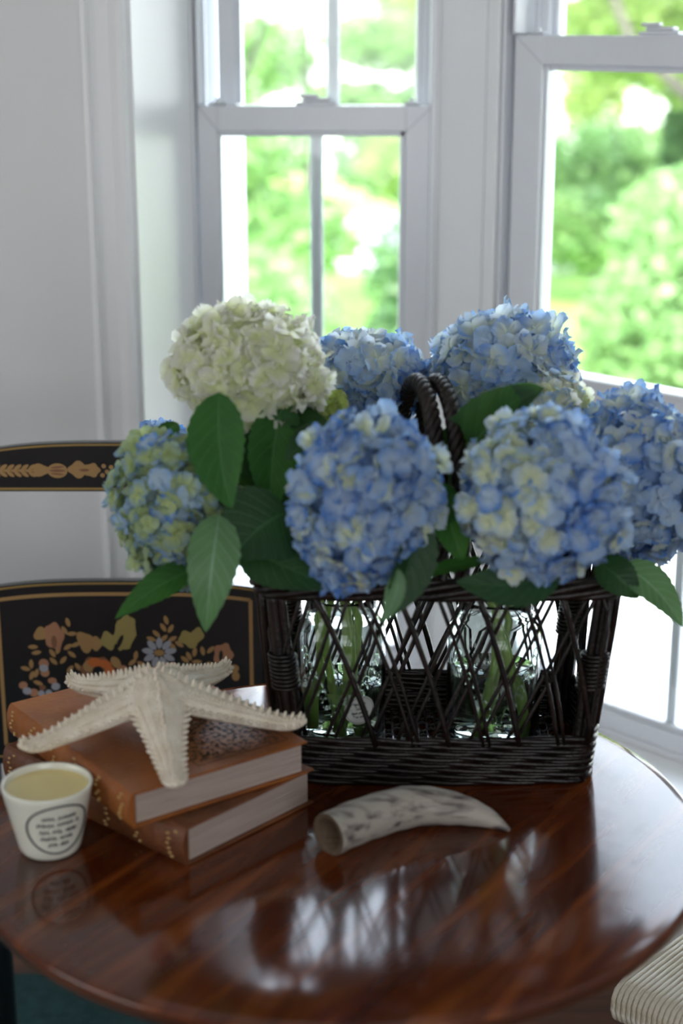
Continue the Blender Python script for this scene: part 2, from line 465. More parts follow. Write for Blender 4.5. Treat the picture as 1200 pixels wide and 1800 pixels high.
# ---------------------------------------------------------------- windows
def frame_xf(o, d, n):
    return Matrix(((d.x, n.x, 0, o.x), (d.y, n.y, 0, o.y), (0, 0, 1, 0), (0, 0, 0, 1)))
def window(name, o, d, n, S, Zr, z_top, mid_rail, z_low, label_bits):
    """S: s-coordinates; Zr: heights. Frame, lower sash (in front), upper sash behind it, each of stiles, rails, bars and panes."""
    root = thing(name, None, None); root['kind'] = 'structure'
    root.matrix_world = frame_xf(o, d, n)
    def part(nm, parent, *boxes, m=VINYL, bev=.0015):
        b = MB()
        for x in boxes: b.box(*x, bev=bev)
        return b.build(nm, m, parent, smooth=False)
    s0, s1 = S['frame']
    # outer frame with its track grooves
    part('window_frame', root, (s0, s0 + .006, -.004, .10, z_low, z_top), (s0, S['lo'][0] + .012, .052, .10, z_low, z_top),
         (S['lo'][0], S['lo'][0] + .006, .0, .06, Zr['meet'][1] + .002, z_top),
         (s1 - .012, s1, -.004, .10, z_low, z_top), (S['lo'][3] - .012, s1, .052, .10, z_low, z_top),
         (s0, s1, -.004, .10, z_top - .03, z_top), (s0, s1, .0, .11, z_low - .02, z_low + S.get('bot', .012)))
    a0, a1, a2, a3 = S['lo']           # stile outer/inner, left and right
    # lower sash
    bz = Zr['low_bottom']
    sash = thing('lower_sash', None, None); sash.parent = root
    zt0, zt1 = Zr['meet']
    y0, y1 = .008, .046
    part('stile', sash, (a0, a1, y0, y1, bz, zt1)); part('stile', sash, (a2, a3, y0, y1, bz, zt1))
    part('meeting_rail', sash, (a1, a2, y0, y1, zt0, zt1))
    part('bottom_rail', sash, (a1, a2, y0, y1, bz, bz + .038))
    # glazing bead, set back, catching the light
    g = .009
    part('glazing_bead', sash, (a1, a1 + g * .5, y0 + .008, y1 - .002, bz + .038, zt0), (a2 - g, a2, y0 + .012, y1 - .002, bz + .038, zt0),
         (a1, a2, y0 + .012, y1 - .002, zt0 - g, zt0), (a1, a2, y0 + .012, y1 - .002, bz + .038, bz + .038 + g))
    part('pane', sash, (a1, a2, y0 + .020, y0 + .023, bz + .038, zt0), m=PANE, bev=0)
    for mu in S.get('mun', []):
        part('muntin', sash, (mu[0], mu[1], y0 + .024, y0 + .036, bz + .038, zt0))
    if mid_rail:
        part('cross_rail', sash, (a1, a2, y0 + .002, y1, mid_rail[0], mid_rail[1]), (a1, a2, y0 - .006, y1, mid_rail[1], mid_rail[1] + .008))
        for mu in S.get('munlow', []):
            part('muntin', sash, (mu[0], mu[1], y0 + .024, y0 + .036, bz + .038, mid_rail[0]))
    for mi in ((a1, a0, 1), (a2, a3, 1)):      # mitred corner joints
        b = MB()
        for k in (0,):
            x0, x1 = mi[0], mi[1]
            v = [b.vert((x0, y0 - .0006, zt0)), b.vert((x0 + .0016, y0 - .0006, zt0)), b.vert((x1 + .0016, y0 - .0006, zt1)), b.vert((x1, y0 - .0006, zt1))]
            b.face(v)
        b.build('mitre_joint', JOINT, sash, smooth=False)
    # upper sash
    u0, u1, u2, u3 = S['up']
    us = thing('upper_sash', None, None); us.parent = root
    y2, y3 = .056, .092
    part('stile', us, (u0, u1, y2, y3, zt0, z_top)); part('stile', us, (u2, u3, y2, y3, zt0, z_top))
    part('top_rail', us, (u1, u2, y2, y3, z_top - .07, z_top - .03)); part('bottom_rail', us, (u1, u2, y2, y3, zt0, zt1 - .006))
    part('glazing_bead', us, (u1, u1 + g, y2 + .012, y3 - .002, zt1, z_top - .07), (u2 - g, u2, y2 + .012, y3 - .002, zt1, z_top - .07))
    part('pane', us, (u1, u2, y2 + .018, y2 + .021, zt1 - .006, z_top - .07), m=PANE, bev=0)
    for mu in S.get('munup', []):
        part('muntin', us, (mu[0], mu[1], y2 + .022, y2 + .032, zt1 - .006, z_top - .07))
    # splayed outside casing, lit by the sky, seen through the glass
    b = MB(); xa, xb = S['cas']; ya, yb = .105, .26
    v = [(xa, ya), (xb, yb), (xb - .03, yb + .02), (xa - .05, ya)]
    lo_ = [b.vert((x, y, z_low - .3)) for x, y in v]; hi_ = [b.vert((x, y, z_top + .1)) for x, y in v]
    for k in range(4): b.face((lo_[k], lo_[(k + 1) % 4], hi_[(k + 1) % 4], hi_[k]))
    b.face(hi_); b.build('outside_casing', VINYL, root, smooth=False)
    # hardware on top of the meeting rail
    lk = S['lock']
    b = MB()
    b.box(lk - .036, lk + .036, y0 + .006, y0 + .030, zt1, zt1 + .006, bev=.002)
    b.box(lk - .026, lk + .026, y0 + .008, y0 + .026, zt1 + .006, zt1 + .013, bev=.003)
    b.box(lk - .030, lk + .004, y0 + .004, y0 + .014, zt1 + .013, zt1 + .019, bev=.002)
    b.build('sash_lock', VINYL, sash, smooth=False)
    for x in (a0 + .035, a3 - .035):
        b = MB(); b.box(x - .014, x + .014, y0 + .008, y0 + .03, zt1, zt1 + .005, bev=.002); b.ball((x, y0 + .016, zt1 + .007), .005)
        b.build('tilt_latch', VINYL, sash)
    return root
JOINT = mat('mitre_line_grey', (.45, .46, .5), .6)  # grey of the thin line along the mitred sash corners

oL, dL, nL = Vector((0, YL, 0)), Vector((1, 0, 0)), Vector((0, 1, 0))
def sL(px, py=400, off=0.0): return P(px, py, Y=YL + off).x
def zL(py, off=0.0): return P(550, py, Y=YL + off).z
SL = dict(frame=(XJ, XR - .004), lo=(sL(350), sL(386), sL(711), sL(757)), up=(sL(383, 90, .06), sL(414, 90, .06), sL(741, 90, .06), sL(757, 90, .06)),
          mun=[(sL(545, 400, .03), sL(568, 400, .03))], munup=[(sL(574, 90, .08), sL(597, 90, .08))], lock=sL(556, 187, .02), cas=(sL(388, 400, .105), sL(432, 400, .26)))
window('window_1', oL, dL, nL, SL, dict(meet=(zL(232), zL(186)), low_bottom=SEAT + .002), 2.42, None, SEAT, '')
oR = Vector((XR, YL, 0))
def sR(px, py=400, off=0.0):
    q = on_plane(px, py, oR + NV * off, NV) - oR
    return q.dot(DV)
def zR(px, py, off=0.0): return on_plane(px, py, oR + NV * off, NV).z
SR = dict(frame=(sR(876), S_END - .02), lo=(sR(890), sR(938), S_END - .10, S_END - .04), up=(sR(897, 30, .06), sR(968, 30, .06), S_END - .09, S_END - .04),
          munlow=[(sR(1177, 1100, .03), sR(1196, 1100, .03))], lock=sR(1160, 50, .02), cas=(sR(938, 400, .105), sR(960, 400, .26)))
window('window_2', oR, DV, NV, SR, dict(meet=(zR(1000, 115), zR(1000, 62)), low_bottom=SEAT + .002), 2.42,
       (zR(1010, 737), zR(1010, 672)), SEAT, '')
# mullion post between the two windows, with its grooves
b = MB(); b.xf = frame_xf(oR, DV, NV)
m0, m1 = 0.0, sR(876)
b.box(m0, sR(849), 0, .11, 0, 2.5, bev=.003); b.box(sR(852), sR(873), -.006, .11, 0, 2.5, bev=.003); b.box(m0, m1, .012, .11, 0, 2.5)
struct('trim_3', b, TRIM)
b = MB(); b.box(XR - .004, XR + .05, YL + .002, YL + .12, 0, 2.5); struct('trim_4', b, TRIM)
b = MB(); b.xf = frame_xf(oR, DV, NV); b.box(S_END - .02, S_END + .08, -.004, .11, 0, 2.5, bev=.003); struct('trim_5', b, TRIM)
b = MB(); b.box(XJ - .02, XR + .02, YL, YL + .12, 0, SEAT + .004); struct('wall_under_window_1', b, WALL)
b = MB(); b.xf = frame_xf(oR, DV, NV); b.box(0, S_END, 0, .12, 0, SEAT + .004); struct('wall_under_window_2', b, WALL)
b = MB(); b.box(XJ - .02, XR + .03, YL, YL + .12, 2.42, 2.5); struct('wall_over_window_1', b, WALL)
b = MB(); b.xf = frame_xf(oR, DV, NV); b.box(0, S_END, 0, .12, 2.42, 2.5); struct('wall_over_window_2', b, WALL)

# ---------------------------------------------------------------- outdoors
LAWN = mat('sunlit_lawn', (.16, .34, .05), .9, mixcol=(.30, .52, .10), mscale=1.2)
STONE = mat('pale_paving', (.72, .69, .66), .8, mixcol=(.62, .60, .58), mscale=3)
MULCH = mat('bark_mulch', (.14, .09, .07), .95, mixcol=(.25, .17, .14), mscale=5)
BARK = mat('grey_bark', (.10, .085, .075), .9, bump=1, bscale=12)
GZ = -0.55
b = MB(); b.box(-14, 18, 3.4, 34, GZ - .1, GZ); tag(struct('ground_lawn', b, LAWN), None, None)
b = MB(); b.box(-.9, 6.5, 3.3, 7.2, GZ - .02, GZ + .03, bev=.01); struct('pavement_patio', b, STONE)
b = MB(); b.box(1.2, 7, 7.4, 9.8, GZ - .02, GZ + .02); struct('ground_mulch_bed', b, MULCH)
b = MB(); b.box(-14, 18, 14.6, 19, GZ - .02, GZ + .03); struct('road_driveway', b, STONE)

def leafblob(b, c, r, n, size, rnd):
    for _ in range(n):
        d = Vector((rnd.gauss(0, 1), rnd.gauss(0, 1), rnd.gauss(0, 1))).normalized() * (rnd.random() ** .45)
        p = Vector((c[0] + d.x * r[0], c[1] + d.y * r[1], c[2] + d.z * r[2]))
        a = Vector((rnd.gauss(0, 1), rnd.gauss(0, 1), rnd.gauss(0, .5))).normalized(); t = a.orthogonal()
        t = Quaternion(a, rnd.random() * 6.28) @ t
        s = size * rnd.uniform(.6, 1.3); col = (0, 0, rnd.random())
        q = [b.vert(p + a * s, col), b.vert(p + t * s * .5, col), b.vert(p - a * s, col), b.vert(p - t * s * .5, col)]
        b.face(q)
def plant(name, label, cat, base, blobs, m, size, trunk=None, seed=0, group=None, branches=3):
    rnd = random.Random(seed)
    t = thing(name, label, cat, base, group)
    b = MB()
    for c, r, n in blobs: leafblob(b, c, r, n, size, rnd)
    o = shift(b, base).build('crown', m, t, smooth=False); o['kind'] = 'stuff'
    b = MB()
    h = trunk or (.04, 1.0)
    b.tube([base, (base[0] + .05, base[1], base[2] + h[1] * .5), (base[0], base[1], base[2] + h[1])], [h[0], h[0] * .85, h[0] * .6], 10)
    for k in range(branches):
        a = k * 2.1 + seed
        s0 = Vector((base[0] + .02, base[1], base[2] + h[1] * (.45 + .15 * k)))
        b.tube([s0, s0 + Vector((math.cos(a), math.sin(a), .9)) * h[1] * .2, s0 + Vector((math.cos(a) * 1.6, math.sin(a) * 1.6, 2.2)) * h[1] * .2], [h[0] * .4, h[0] * .3, h[0] * .12], 7)
    shift(b, base).build('trunk', BARK, t)
    return t
FG1 = foliage_mat('spring_green_leaves', (.15, .30, .09), (.36, .54, .21))
FG2 = foliage_mat('yellow_green_leaves', (.22, .35, .08), (.48, .60, .20))
FG3 = foliage_mat('deep_green_leaves', (.05, .13, .045), (.20, .35, .13))
plant('garden_shrub', 'rounded bright green shrub seen through the lower pane of the straight window', 'shrub', (-.7, 8.2, GZ), [((-.7, 8.2, .0), (.75, .6, .55), 6500), ((-1.2, 8.4, .35), (.4, .4, .4), 2600)], FG1, .04, (.03, .6), 1)
plant('garden_shrub', 'darker green shrub right of the bar in the straight window', 'shrub', (.6, 8.6, GZ), [((.6, 8.6, -.1), (.5, .5, .42), 4000), ((.45, 8.8, .3), (.35, .4, .3), 1500)], FG3, .04, (.03, .6), 2)
plant('garden_shrub', 'leafy green shrub near the left edge of the angled window', 'shrub', (1.9, 8.3, GZ), [((1.75, 8.3, .0), (.55, .5, .55), 5000), ((1.9, 8.6, .5), (.5, .5, .4), 3000)], FG1, .04, (.03, .7), 3)
plant('garden_shrub', 'low dark shrub beyond the mulch bed in the angled window', 'shrub', (3.0, 8.7, GZ), [((3.0, 8.7, -.3), (.5, .5, .24), 2400)], FG3, .04, (.03, .3), 4)
plant('garden_tree', 'pale green tree with gaps of light behind the straight window', 'tree', (-1.0, 11.8, GZ), [((-1.1, 11.8, .75), (.9, .8, .40), 3600), ((-.5, 11.6, .15), (.7, .6, .35), 2500), ((-1.1, 11.8, 2.3), (1.2, 1, .6), 4000)], FG1, .05, (.09, 2.4), 5)
plant('garden_tree', 'yellow green tree behind the right half of the straight window', 'tree', (.95, 13.2, GZ), [((.85, 13, .55), (.75, .7, .35), 3000), ((.9, 13.2, 2.2), (1.1, 1, .55), 4000)], FG2, .05, (.08, 2.4), 6)
plant('garden_tree', 'dark trunked tree with sunny leaves at the right edge of the angled window', 'tree', (2.42, 11.2, GZ), [((2.7, 12, 1.35), (.8, .6, .35), 3600), ((2.0, 12.1, 1.55), (.6, .6, .35), 2300), ((3.0, 12.1, .5), (.5, .5, .35), 1900), ((2.3, 11.6, 2.5), (1.5, .8, .6), 4200)], FG2, .05, (.12, 2.6), 7)
plant('garden_tree', 'green tree between the pale house and the shrubs in the angled window', 'tree', (2.6, 14.4, GZ), [((2.4, 14.4, .35), (1.0, .6, .45), 4200), ((3.4, 14.3, .3), (.7, .6, .5), 3000)], FG1, .05, (.06, 1.4), 8)
plant('garden_tree', 'slim tree with thin foliage high behind the left part of the straight window', 'tree', (-.35, 15.6, GZ), [((-.9, 15.6, 1.3), (.7, .6, .40), 2300), ((.5, 15.6, 1.45), (.75, .6, .3), 2300), ((.1, 15.5, .85), (.6, .5, .28), 1500), ((0, 15.6, 2.5), (1.2, .6, .5), 3000)], FG1, .05, (.06, 2.6), 31)
plant('garden_tree', 'leafy tree high behind the top of the angled window', 'tree', (4.2, 16.0, GZ), [((3.5, 16.0, 1.35), (1.1, .6, .42), 4200), ((4.8, 16.1, .8), (.8, .6, .6), 3500), ((2.4, 16, 1.0), (.35, .5, .5), 1500), ((4.0, 16, 2.6), (1.5, .7, .6), 3000)], FG2, .05, (.08, 2.6), 32)
plant('garden_shrub', 'green shrub by the drive, left in the lower half of the angled window', 'shrub', (2.0, 13.0, GZ), [((1.95, 13.0, .02), (.55, .5, .33), 3600)], FG1, .05, (.03, .5), 33)
plant('garden_tree', 'dark evergreen column at the right edge of the angled window', 'tree', (2.95, 13.2, GZ), [((2.78, 13.2, .55), (.24, .3, .95), 4200), ((3.2, 13.3, .2), (.3, .3, .7), 2600)], FG3, .05, (.06, 1.6), 34)
rd = random.Random(55)
for k, (x, y, lb) in enumerate(((-2.4, 18.6, 'far pale tree beyond the drive, left in the straight window'), (1.0, 18.2, 'far tree beyond the drive, right in the straight window'), (4.6, 18.4, 'far tree beyond the drive, in the angled window'))):
    plant('distant_tree', lb, 'tree', (x, y, GZ), [((x, y, .3), (1.2, .7, .7), 3400), ((x + .2, y, 2.3), (1.5, .8, .7), 3600)], (FG1, FG2, FG3)[(k * 2) % 3], .07, (.12, 2.6), 20 + k, group='trees across the drive')
# pale sunlit house beyond the trees
hs = thing('house', 'white clapboard house far beyond the trees, seen as pale patches through the leaves', 'house', (2, 25, GZ))
CLAP = mat('white_clapboard', (.85, .84, .82), .7); ROOFM = mat('grey_shingle_roof', (.22, .21, .22), .9, mixcol=(.32, .31, .32), mscale=6)
PANED = mat('dark_window_pane', (.05, .06, .08), .1)
b = MB(); b.box(-9, 9, 0, 5, 0, 3.4); b.build('wall', CLAP, hs, smooth=False)
for k in range(12):
    b = MB(); b.box(-9.02, 9.02, -.03, 0, .1 + k * .27, .355 + k * .27, bev=.01); b.build('clapboard', CLAP, hs, smooth=False)
b = MB()
v = [b.vert(q) for q in ((-9.4, -.5, 3.3), (9.4, -.5, 3.3), (9.4, 2.5, 5.2), (-9.4, 2.5, 5.2), (9.4, 5.5, 3.3), (-9.4, 5.5, 3.3))]
b.face(v[:4]); b.face((v[3], v[2], v[4], v[5])); b.face((v[0], v[3], v[5])); b.face((v[1], v[4], v[2])); b.face((v[0], v[5], v[4], v[1])); b.build('roof', ROOFM, hs, smooth=False)
for x in (-7.5, -4.6, 4.4, 7.4):
    b = MB(); b.box(x - .5, x + .5, -.09, -.02, .9, 2.4, bev=.01); f_ = b.build('window_frame', TRIM, hs, smooth=False)
    b = MB(); b.box(x - .42, x + .42, -.11, -.085, .98, 2.32); b.build('pane', PANED, f_, smooth=False)

# ---------------------------------------------------------------- table
TC = Vector((-.005, 1.592, 0)); TR = .3915; TZ = .74
tb = thing('pedestal_table', 'round polished dark mahogany pedestal table carrying the basket and the books', 'table', (TC.x, TC.y, 0))
b = MB()
prof = [(0.0005, TZ)] + [(TR * k / 6, TZ) for k in range(1, 6)] + [(TR - .0125, TZ), (TR - .0115, TZ - .0001), (TR - .005, TZ - .0013)]
for k in range(1, 7):
    a = (.15 + .85 * k / 6) * PI / 2
    prof.append((TR - .005 + math.sin(a) * .005, TZ - .0062 + math.cos(a) * .005))
b.lathe(prof, 128); b.build('tabletop', TABLE, tb)
b = MB()
pr = [(TR, TZ - .006), (TR + .001, TZ - .012), (TR - .001, TZ - .017), (TR - .006, TZ - .020), (TR - .012, TZ - .026), (TR - .02, TZ - .028), (.02, TZ - .028)]
b.lathe(pr, 128); b.build('table_edge', TABLE_EDGE, tb)
b = MB()
b.lathe([(.12, TZ - .029), (.12, TZ - .045), (.05, TZ - .06), (.035, .60), (.03, .52), (.05, .46), (.062, .40), (.055, .34), (.035, .30), (.03, .27), (.055, .25), (.06, .22), (.05, .17), (.001, .165)], 32)
b.build('pedestal', TABLE_EDGE, tb)
for k in range(3):
    a = k * 2 * PI / 3 + .5
    b = MB(); d = Vector((math.cos(a), math.sin(a), 0))
    b.tube([Vector((0, 0, .20)) + d * .04, Vector((0, 0, .19)) + d * .12, Vector((0, 0, .10)) + d * .22, Vector((0, 0, .035)) + d * .30, Vector((0, 0, .02)) + d * .35],
           [.026, .024, .02, .018, .019], 10)
    b.build('foot', TABLE_EDGE, tb)

# rug on the floor at the left
b = MB(); b.box(-1.7, .02, .6, 2.44, 0, .008, bev=.003)
tag(b.build('area_rug', RUG, None, smooth=False), 'dark teal rug on the floor under the left of the table', 'rug')

# ---------------------------------------------------------------- basket
BX, BY = .108, 1.768
def basket_ring(z, n=160, grow=0.0):
    """closed plan outline at height z over the table: rounded rectangle, ends bowed, flaring upward"""
    t = max(0, z) / .24
    a = .167 + .025 * t + grow; bb_ = .094 + .007 * t + grow
    pts = []
    bow_e, bow_f, rc = .014, .006, .028
    # four bowed sides with rounded corners
    per = []
    m = n // 4
    for side in range(4):
        for k in range(m):
            s = -1 + 2 * (k + .5) / m
            if side == 0: p = (s * a, -bb_ - bow_f * (1 - s * s))
            elif side == 1: p = (a + bow_e * (1 - s * s), s * bb_)
            elif side == 2: p = (-s * a, bb_ + bow_f * (1 - s * s))
            else: p = (-a - bow_e * (1 - s * s), -s * bb_)
            per.append(Vector((p[0], p[1], 0)))
    for _ in range(2):
        L = len(per)
        per = [(per[i - 2] + per[i - 1] + per[i] + per[(i + 1) % L] + per[(i + 2) % L]) / 5 for i in range(L)]
    return [Vector((BX + p.x, BY + p.y, TZ + z)) for p in per]
def side_pt(side, u, z, out=0.0):
    """point on the basket's wall: side f/b with u in -1..1 across, or l/r with u front to back"""
    t = z / .24
    a = .167 + .025 * t; bb_ = .094 + .007 * t
    if side == 'f': return Vector((BX + u * a, BY - bb_ - .006 * (1 - u * u) - out, TZ + z))
    if side == 'b': return Vector((BX + u * a, BY + bb_ + .006 * (1 - u * u) + out, TZ + z))
    if side == 'r': return Vector((BX + a + .014 * (1 - u * u) + out, BY + u * bb_, TZ + z))
    return Vector((BX - a - .014 * (1 - u * u) - out, BY + u * bb_, TZ + z))
bk = thing('wicker_basket', 'dark brown wicker basket with open lattice sides holding two jars of hydrangeas', 'basket', (BX, BY, TZ))
BL = Vector((BX, BY, TZ))
def bpart(name, b, m=WICKER): return shift(b, BL).build(name, m, bk)
# base band: rows of twisted weavers
for r in range(8):
    z = .0045 + r * .0072
    ring = basket_ring(z, 192)
    b = MB()
    for ph in (0, PI):
        pts = []
        L = len(ring)
        for i, p in enumerate(ring):
            c = Vector((p.x - BX, p.y - BY, 0)); nn = c.normalized()
            w_ = math.sin(i / L * 2 * PI * 10 + ph + r * PI * .8)
            zz = math.cos(i / L * 2 * PI * 10 + ph + r * PI * .8)
            pts.append(p + nn * w_ * .0026 + Vector((0, 0, zz * .0016)))
        b.tube(pts, .0033, 6, closed=True)
    bpart('weaver', b)
# rim: rolled bundle of strands
for k in range(6):
    ring = basket_ring(.236, 192)
    b = MB(); L = len(ring); pts = []
    for i, p in enumerate(ring):
        nn = Vector((p.x - BX, p.y - BY, 0)).normalized()
        th = k * PI / 3 + i / L * 2 * PI * 5
        sag = .004 * math.sin(i / L * 2 * PI * 2)
        pts.append(p + nn * math.cos(th) * .0078 + Vector((0, 0, math.sin(th) * .0088)))
    b.tube(pts, .0047, 7, closed=True)
    bpart('rim_strand', b)
# lattice strands
def strand(side, u0, u1, z0=.232, z1=.05, r=.0033, off=0.0, sway=0.0):
    b = MB(); pts = []
    for k in range(9):
        t = k / 8
        u = u0 + (u1 - u0) * t + sway * math.sin(t * PI)
        u = max(-.97, min(.97, u))
        pts.append(side_pt(side, u, z0 + (z1 - z0) * t, off))
    b.tube(pts, [r * (1 + .08 * math.sin(k * 1.7 + u0 * 9)) for k in range(9)], 7, flat=.8)
    bpart('lattice_strand', b)
rb = random.Random(3)
for side in ('f', 'b'):
    k = 0; u = -1.19
    while u < .98:
        j = rb.uniform(-.012, .012)
        if u + j > -.93:
            strand(side, u + j, u + j + .32, r=.0043 if k % 2 == 0 else .0030, off=.0026, sway=.015)
            if k % 2: strand(side, u + j + .045, u + j + .36, r=.0028, off=.0022, sway=.02)
        k += 1; u += .235
    u = -.80; k = 0
    while u < 1.45:
        j = rb.uniform(-.012, .012)
        if u + j < .95:
            strand(side, u + j, u + j - .42, r=.0028, off=-.0028, sway=.02)
            strand(side, u + j + .05, u + j - .36, r=.0028, off=-.0028, sway=.02)
        k += 1; u += .235
for side in ('l', 'r'):
    for k in range(5):
        u = -.8 + k * .4
        strand(side, u - .1, u + .25, r=.0040, off=.002)
        strand(side, u + .1, u - .28, r=.0028, off=-.002)
        strand(side, u + .2, u - .18, r=.0028, off=-.002)
# corner posts with wrapped bindings
for sx in (-1, 1):
    for sy in (-1, 1):
        def cp(z, du=0.0, dv=0.0):
            t = z / .24
            a = (.167 + .025 * t) * .965; bb_ = (.094 + .007 * t) * .93
            return Vector((BX + sx * (a + du), BY + sy * (bb_ + dv), TZ + z))
        b = MB()
        for q, (du, dv, rr) in enumerate(((0, 0, .0075), (-.010, .002, .0052), (.003, -.009, .0055), (-.006, -.006, .005))):
            b.tube([cp(z / 12 * .238, du, dv) for z in range(13)], rr, 9)
        bpart('corner_post', b)
        b = MB(); n = 130; pts = []
        zc = .135
        for i in range(n):
            th = i / n * 2 * PI * 9
            c = cp(zc - .022 + .044 * i / n, -.003, -.003)
            pts.append(c + Vector((math.cos(th) * .0145, math.sin(th) * .0135, 0)))
        b.tube(pts, .0025, 6)
        bpart('post_binding', b)
# woven floor: spokes front to back over cross weavers
for k in range(30):
    x = -.150 + k * .300 / 29
    b = MB(); b.tube([(BX + x, BY - .088 + t * .176 / 10, TZ + .0105 + .002 * (1 if (t + k) % 2 else -1)) for t in range(11)], .0024, 6)
    bpart('floor_spoke', b, WICKER_F)
for k in range(10):
    y = -.08 + k * .16 / 9
    b = MB(); b.tube([(BX - .155 + t * .31 / 30, BY + y, TZ + .0105 + .0022 * (1 if (t + k) % 2 else -1)) for t in range(31)], .0026, 6)
    bpart('floor_weaver', b)
# arched handle of twisted bundles, front rim to back rim
def handle_pt(t, dx):
    a = PI * t
    hy = .100
    return Vector((BX - .010 + dx + .021 * math.cos(a), BY - hy * math.cos(a), TZ + .235 + .208 * math.sin(a) ** .8))
for bu, dx in enumerate((-.0115, .0115)):
    b = MB(); n = 150
    for k in range(4):
        pts = []
        for i in range(n + 1):
            t = i / n; c = handle_pt(t, dx)
            c2 = handle_pt(min(1, t + .01), dx); T = (c2 - c).normalized() if t < .99 else (c - handle_pt(t - .01, dx)).normalized()
            n1 = T.cross(Vector((1, 0, 0))).normalized(); n2 = T.cross(n1)
            th = k * PI / 2 + t * 2 * PI * 9
            rr = .0054
            pts.append(c + n1 * math.cos(th) * rr + n2 * math.sin(th) * rr)
        b.tube(pts, .0046, 7)
    bpart('handle_braid', b)

# ---------------------------------------------------------------- jars
def jar(label, cx, cy, r=.054, h=.178, water=.07, embossed=True, label_on=False):
    base = Vector((cx, cy, TZ + .0155))
    t = thing('glass_jar', label, 'jar', base)
    o_, i_ = r, r - .0032
    b = MB()
    outer = [(.0005, 0), (r * .8, 0), (r * .95, .003), (r, .010), (r, h * .72), (r * .97, h * .78), (r * .84, h * .84), (r * .79, h * .87), (r * .80, h * .885), (r * .78, h * .90), (r * .80, h * .915), (r * .78, h * .93), (r * .79, h * .985), (r * .77, h)]
    inner = [(r * .735, h * .99), (r * .73, h * .88), (r * .79, h * .835), (r * .91, h * .77), (i_, h * .71), (i_, .014), (r * .85, .007), (.0005, .006)]
    b.lathe(outer + inner, 48); b.build('jar_body', JAR, t)
    b = MB()   # water sits just inside the glass
    wr = i_ - .0004
    b.lathe([(.0005, .0075), (r * .84, .0085), (wr, .015), (wr, water - .001), (wr - .001, water), (.0005, water)], 48)
    b.build('water', WATER, t)
    if embossed:
        b = MB()
        rnd = random.Random(int(cx * 1000))
        for sgn in (-1, 1):
            for k in range(10):      # raised scrolls and sprigs round the front
                th0 = -PI / 2 + sgn * (.12 + .09 * k) + rnd.uniform(-.04, .04); z0 = h * (.25 + .045 * k)
                pts = []
                for i in range(9):
                    a = i / 8 * 3.6; rad = .13 * (1 - i / 14)
                    th = th0 + sgn * rad * math.cos(a); z = z0 + .009 * math.sin(a) * (1 - i / 14) * 1.3
                    pts.append((math.cos(th) * (r + .0003), math.sin(th) * (r + .0003), z))
                b.tube(pts, .0011, 5)
        b.build('embossing', JAR, t)
    if label_on:
        def on(th, z, d=.0006): return (math.cos(th) * (r + d), math.sin(th) * (r + d), z)
        th0, z0, ra, rz = -PI / 2 + .42, .052, .36, .0175
        b = MB()
        ids = [b.vert(on(th0, z0, .0009))]
        for k in range(28):
            a = k / 28 * 2 * PI
            ids.append(b.vert(on(th0 + ra * math.cos(a), z0 + rz * math.sin(a), .0009)))
        for k in range(28): b.face((ids[0], ids[1 + k], ids[1 + (k + 1) % 28]))
        b.build('paper_label', PAPER, t)
        b = MB()
        b.tube([on(th0 + ra * .9 * math.cos(k / 40 * 2 * PI), z0 + rz * .9 * math.sin(k / 40 * 2 * PI), .0013) for k in range(40)], .00022, 4, closed=True)
        scribble(b, lambda u, v: Vector(on(th0 + u * ra, z0 + v * rz, .0014)), [(.45, .35), (.12, .2), (-.18, .55), (-.45, .3)], .00024, .09, .045, 5)
        b.build('label_lettering', INK, t)
    return t
def scribble(b, mp, rows, rad, hh, step, seed):
    """rows of tiny illegible handwriting-like strokes, one continuous wavy stroke per word"""
    rnd = random.Random(seed)
    for v, half in rows:
        u = -half
        while u < half:
            wl = rnd.randint(4, 8); pts = []
            for i in range(wl * 2 + 1):
                pts.append(mp(u, v + (hh if i % 2 else -hh) * rnd.uniform(.4, 1.0)))
                u += step * .5
                if u > half: break
            if len(pts) > 2: b.tube(pts, rad, 4)
            u += step * 1.2
JL, JR = (.0, 1.772), (.178, 1.765)
jar('left glass jar of water with a small round paper label, inside the wicker basket', *JL, r=.052, water=.072, label_on=True)
jar('right glass jar with raised scroll decoration, inside the wicker basket', *JR, r=.055, water=.088)

# ---------------------------------------------------------------- hydrangeas
def floret_mesh(name, m, seed, frilly=0.0):
    rnd = random.Random(seed); b = MB()
    n = 4 if seed % 4 else 5
    for k in range(n):
        a = k * 2 * PI / n + rnd.uniform(-.15, .15)
        wv = .0098 * rnd.uniform(.9, 1.1) * (4 / n) ** .5; ln = .0165 * rnd.uniform(.88, 1.1); g = rnd.uniform(-.25, .35)
        cup = rnd.uniform(-.15, .5); tw = rnd.uniform(-.3, .3)
        ca, sa = math.cos(a), math.sin(a)
        def fn(u, v):
            x = ln * u; wdt = wv * (math.sin(PI * min(1, u * .80 + .06)) ** .75) * (1 if u < .98 else .55)
            y = wdt * (v - .5) * 2
            z = cup * x * x * 38 + .0022 * math.cos((v - .5) * PI) * (-1) + tw * y * .5 + .0016 * math.sin(v * 9 + k * 2 + u * 4) * u * (1 + frilly * 2)
            return (ca * (x + .0012) - sa * y, sa * (x + .0012) + ca * y, z + .0006 * k)
        b.grid(5, 5, fn, col=lambda u, v: (u, g + abs(v - .5) * .35, 0))
    b.ball((0, 0, .0006), .0015, seg=6, rings=4, col=(.2, 0, 0))
    return b.mesh(name, m)

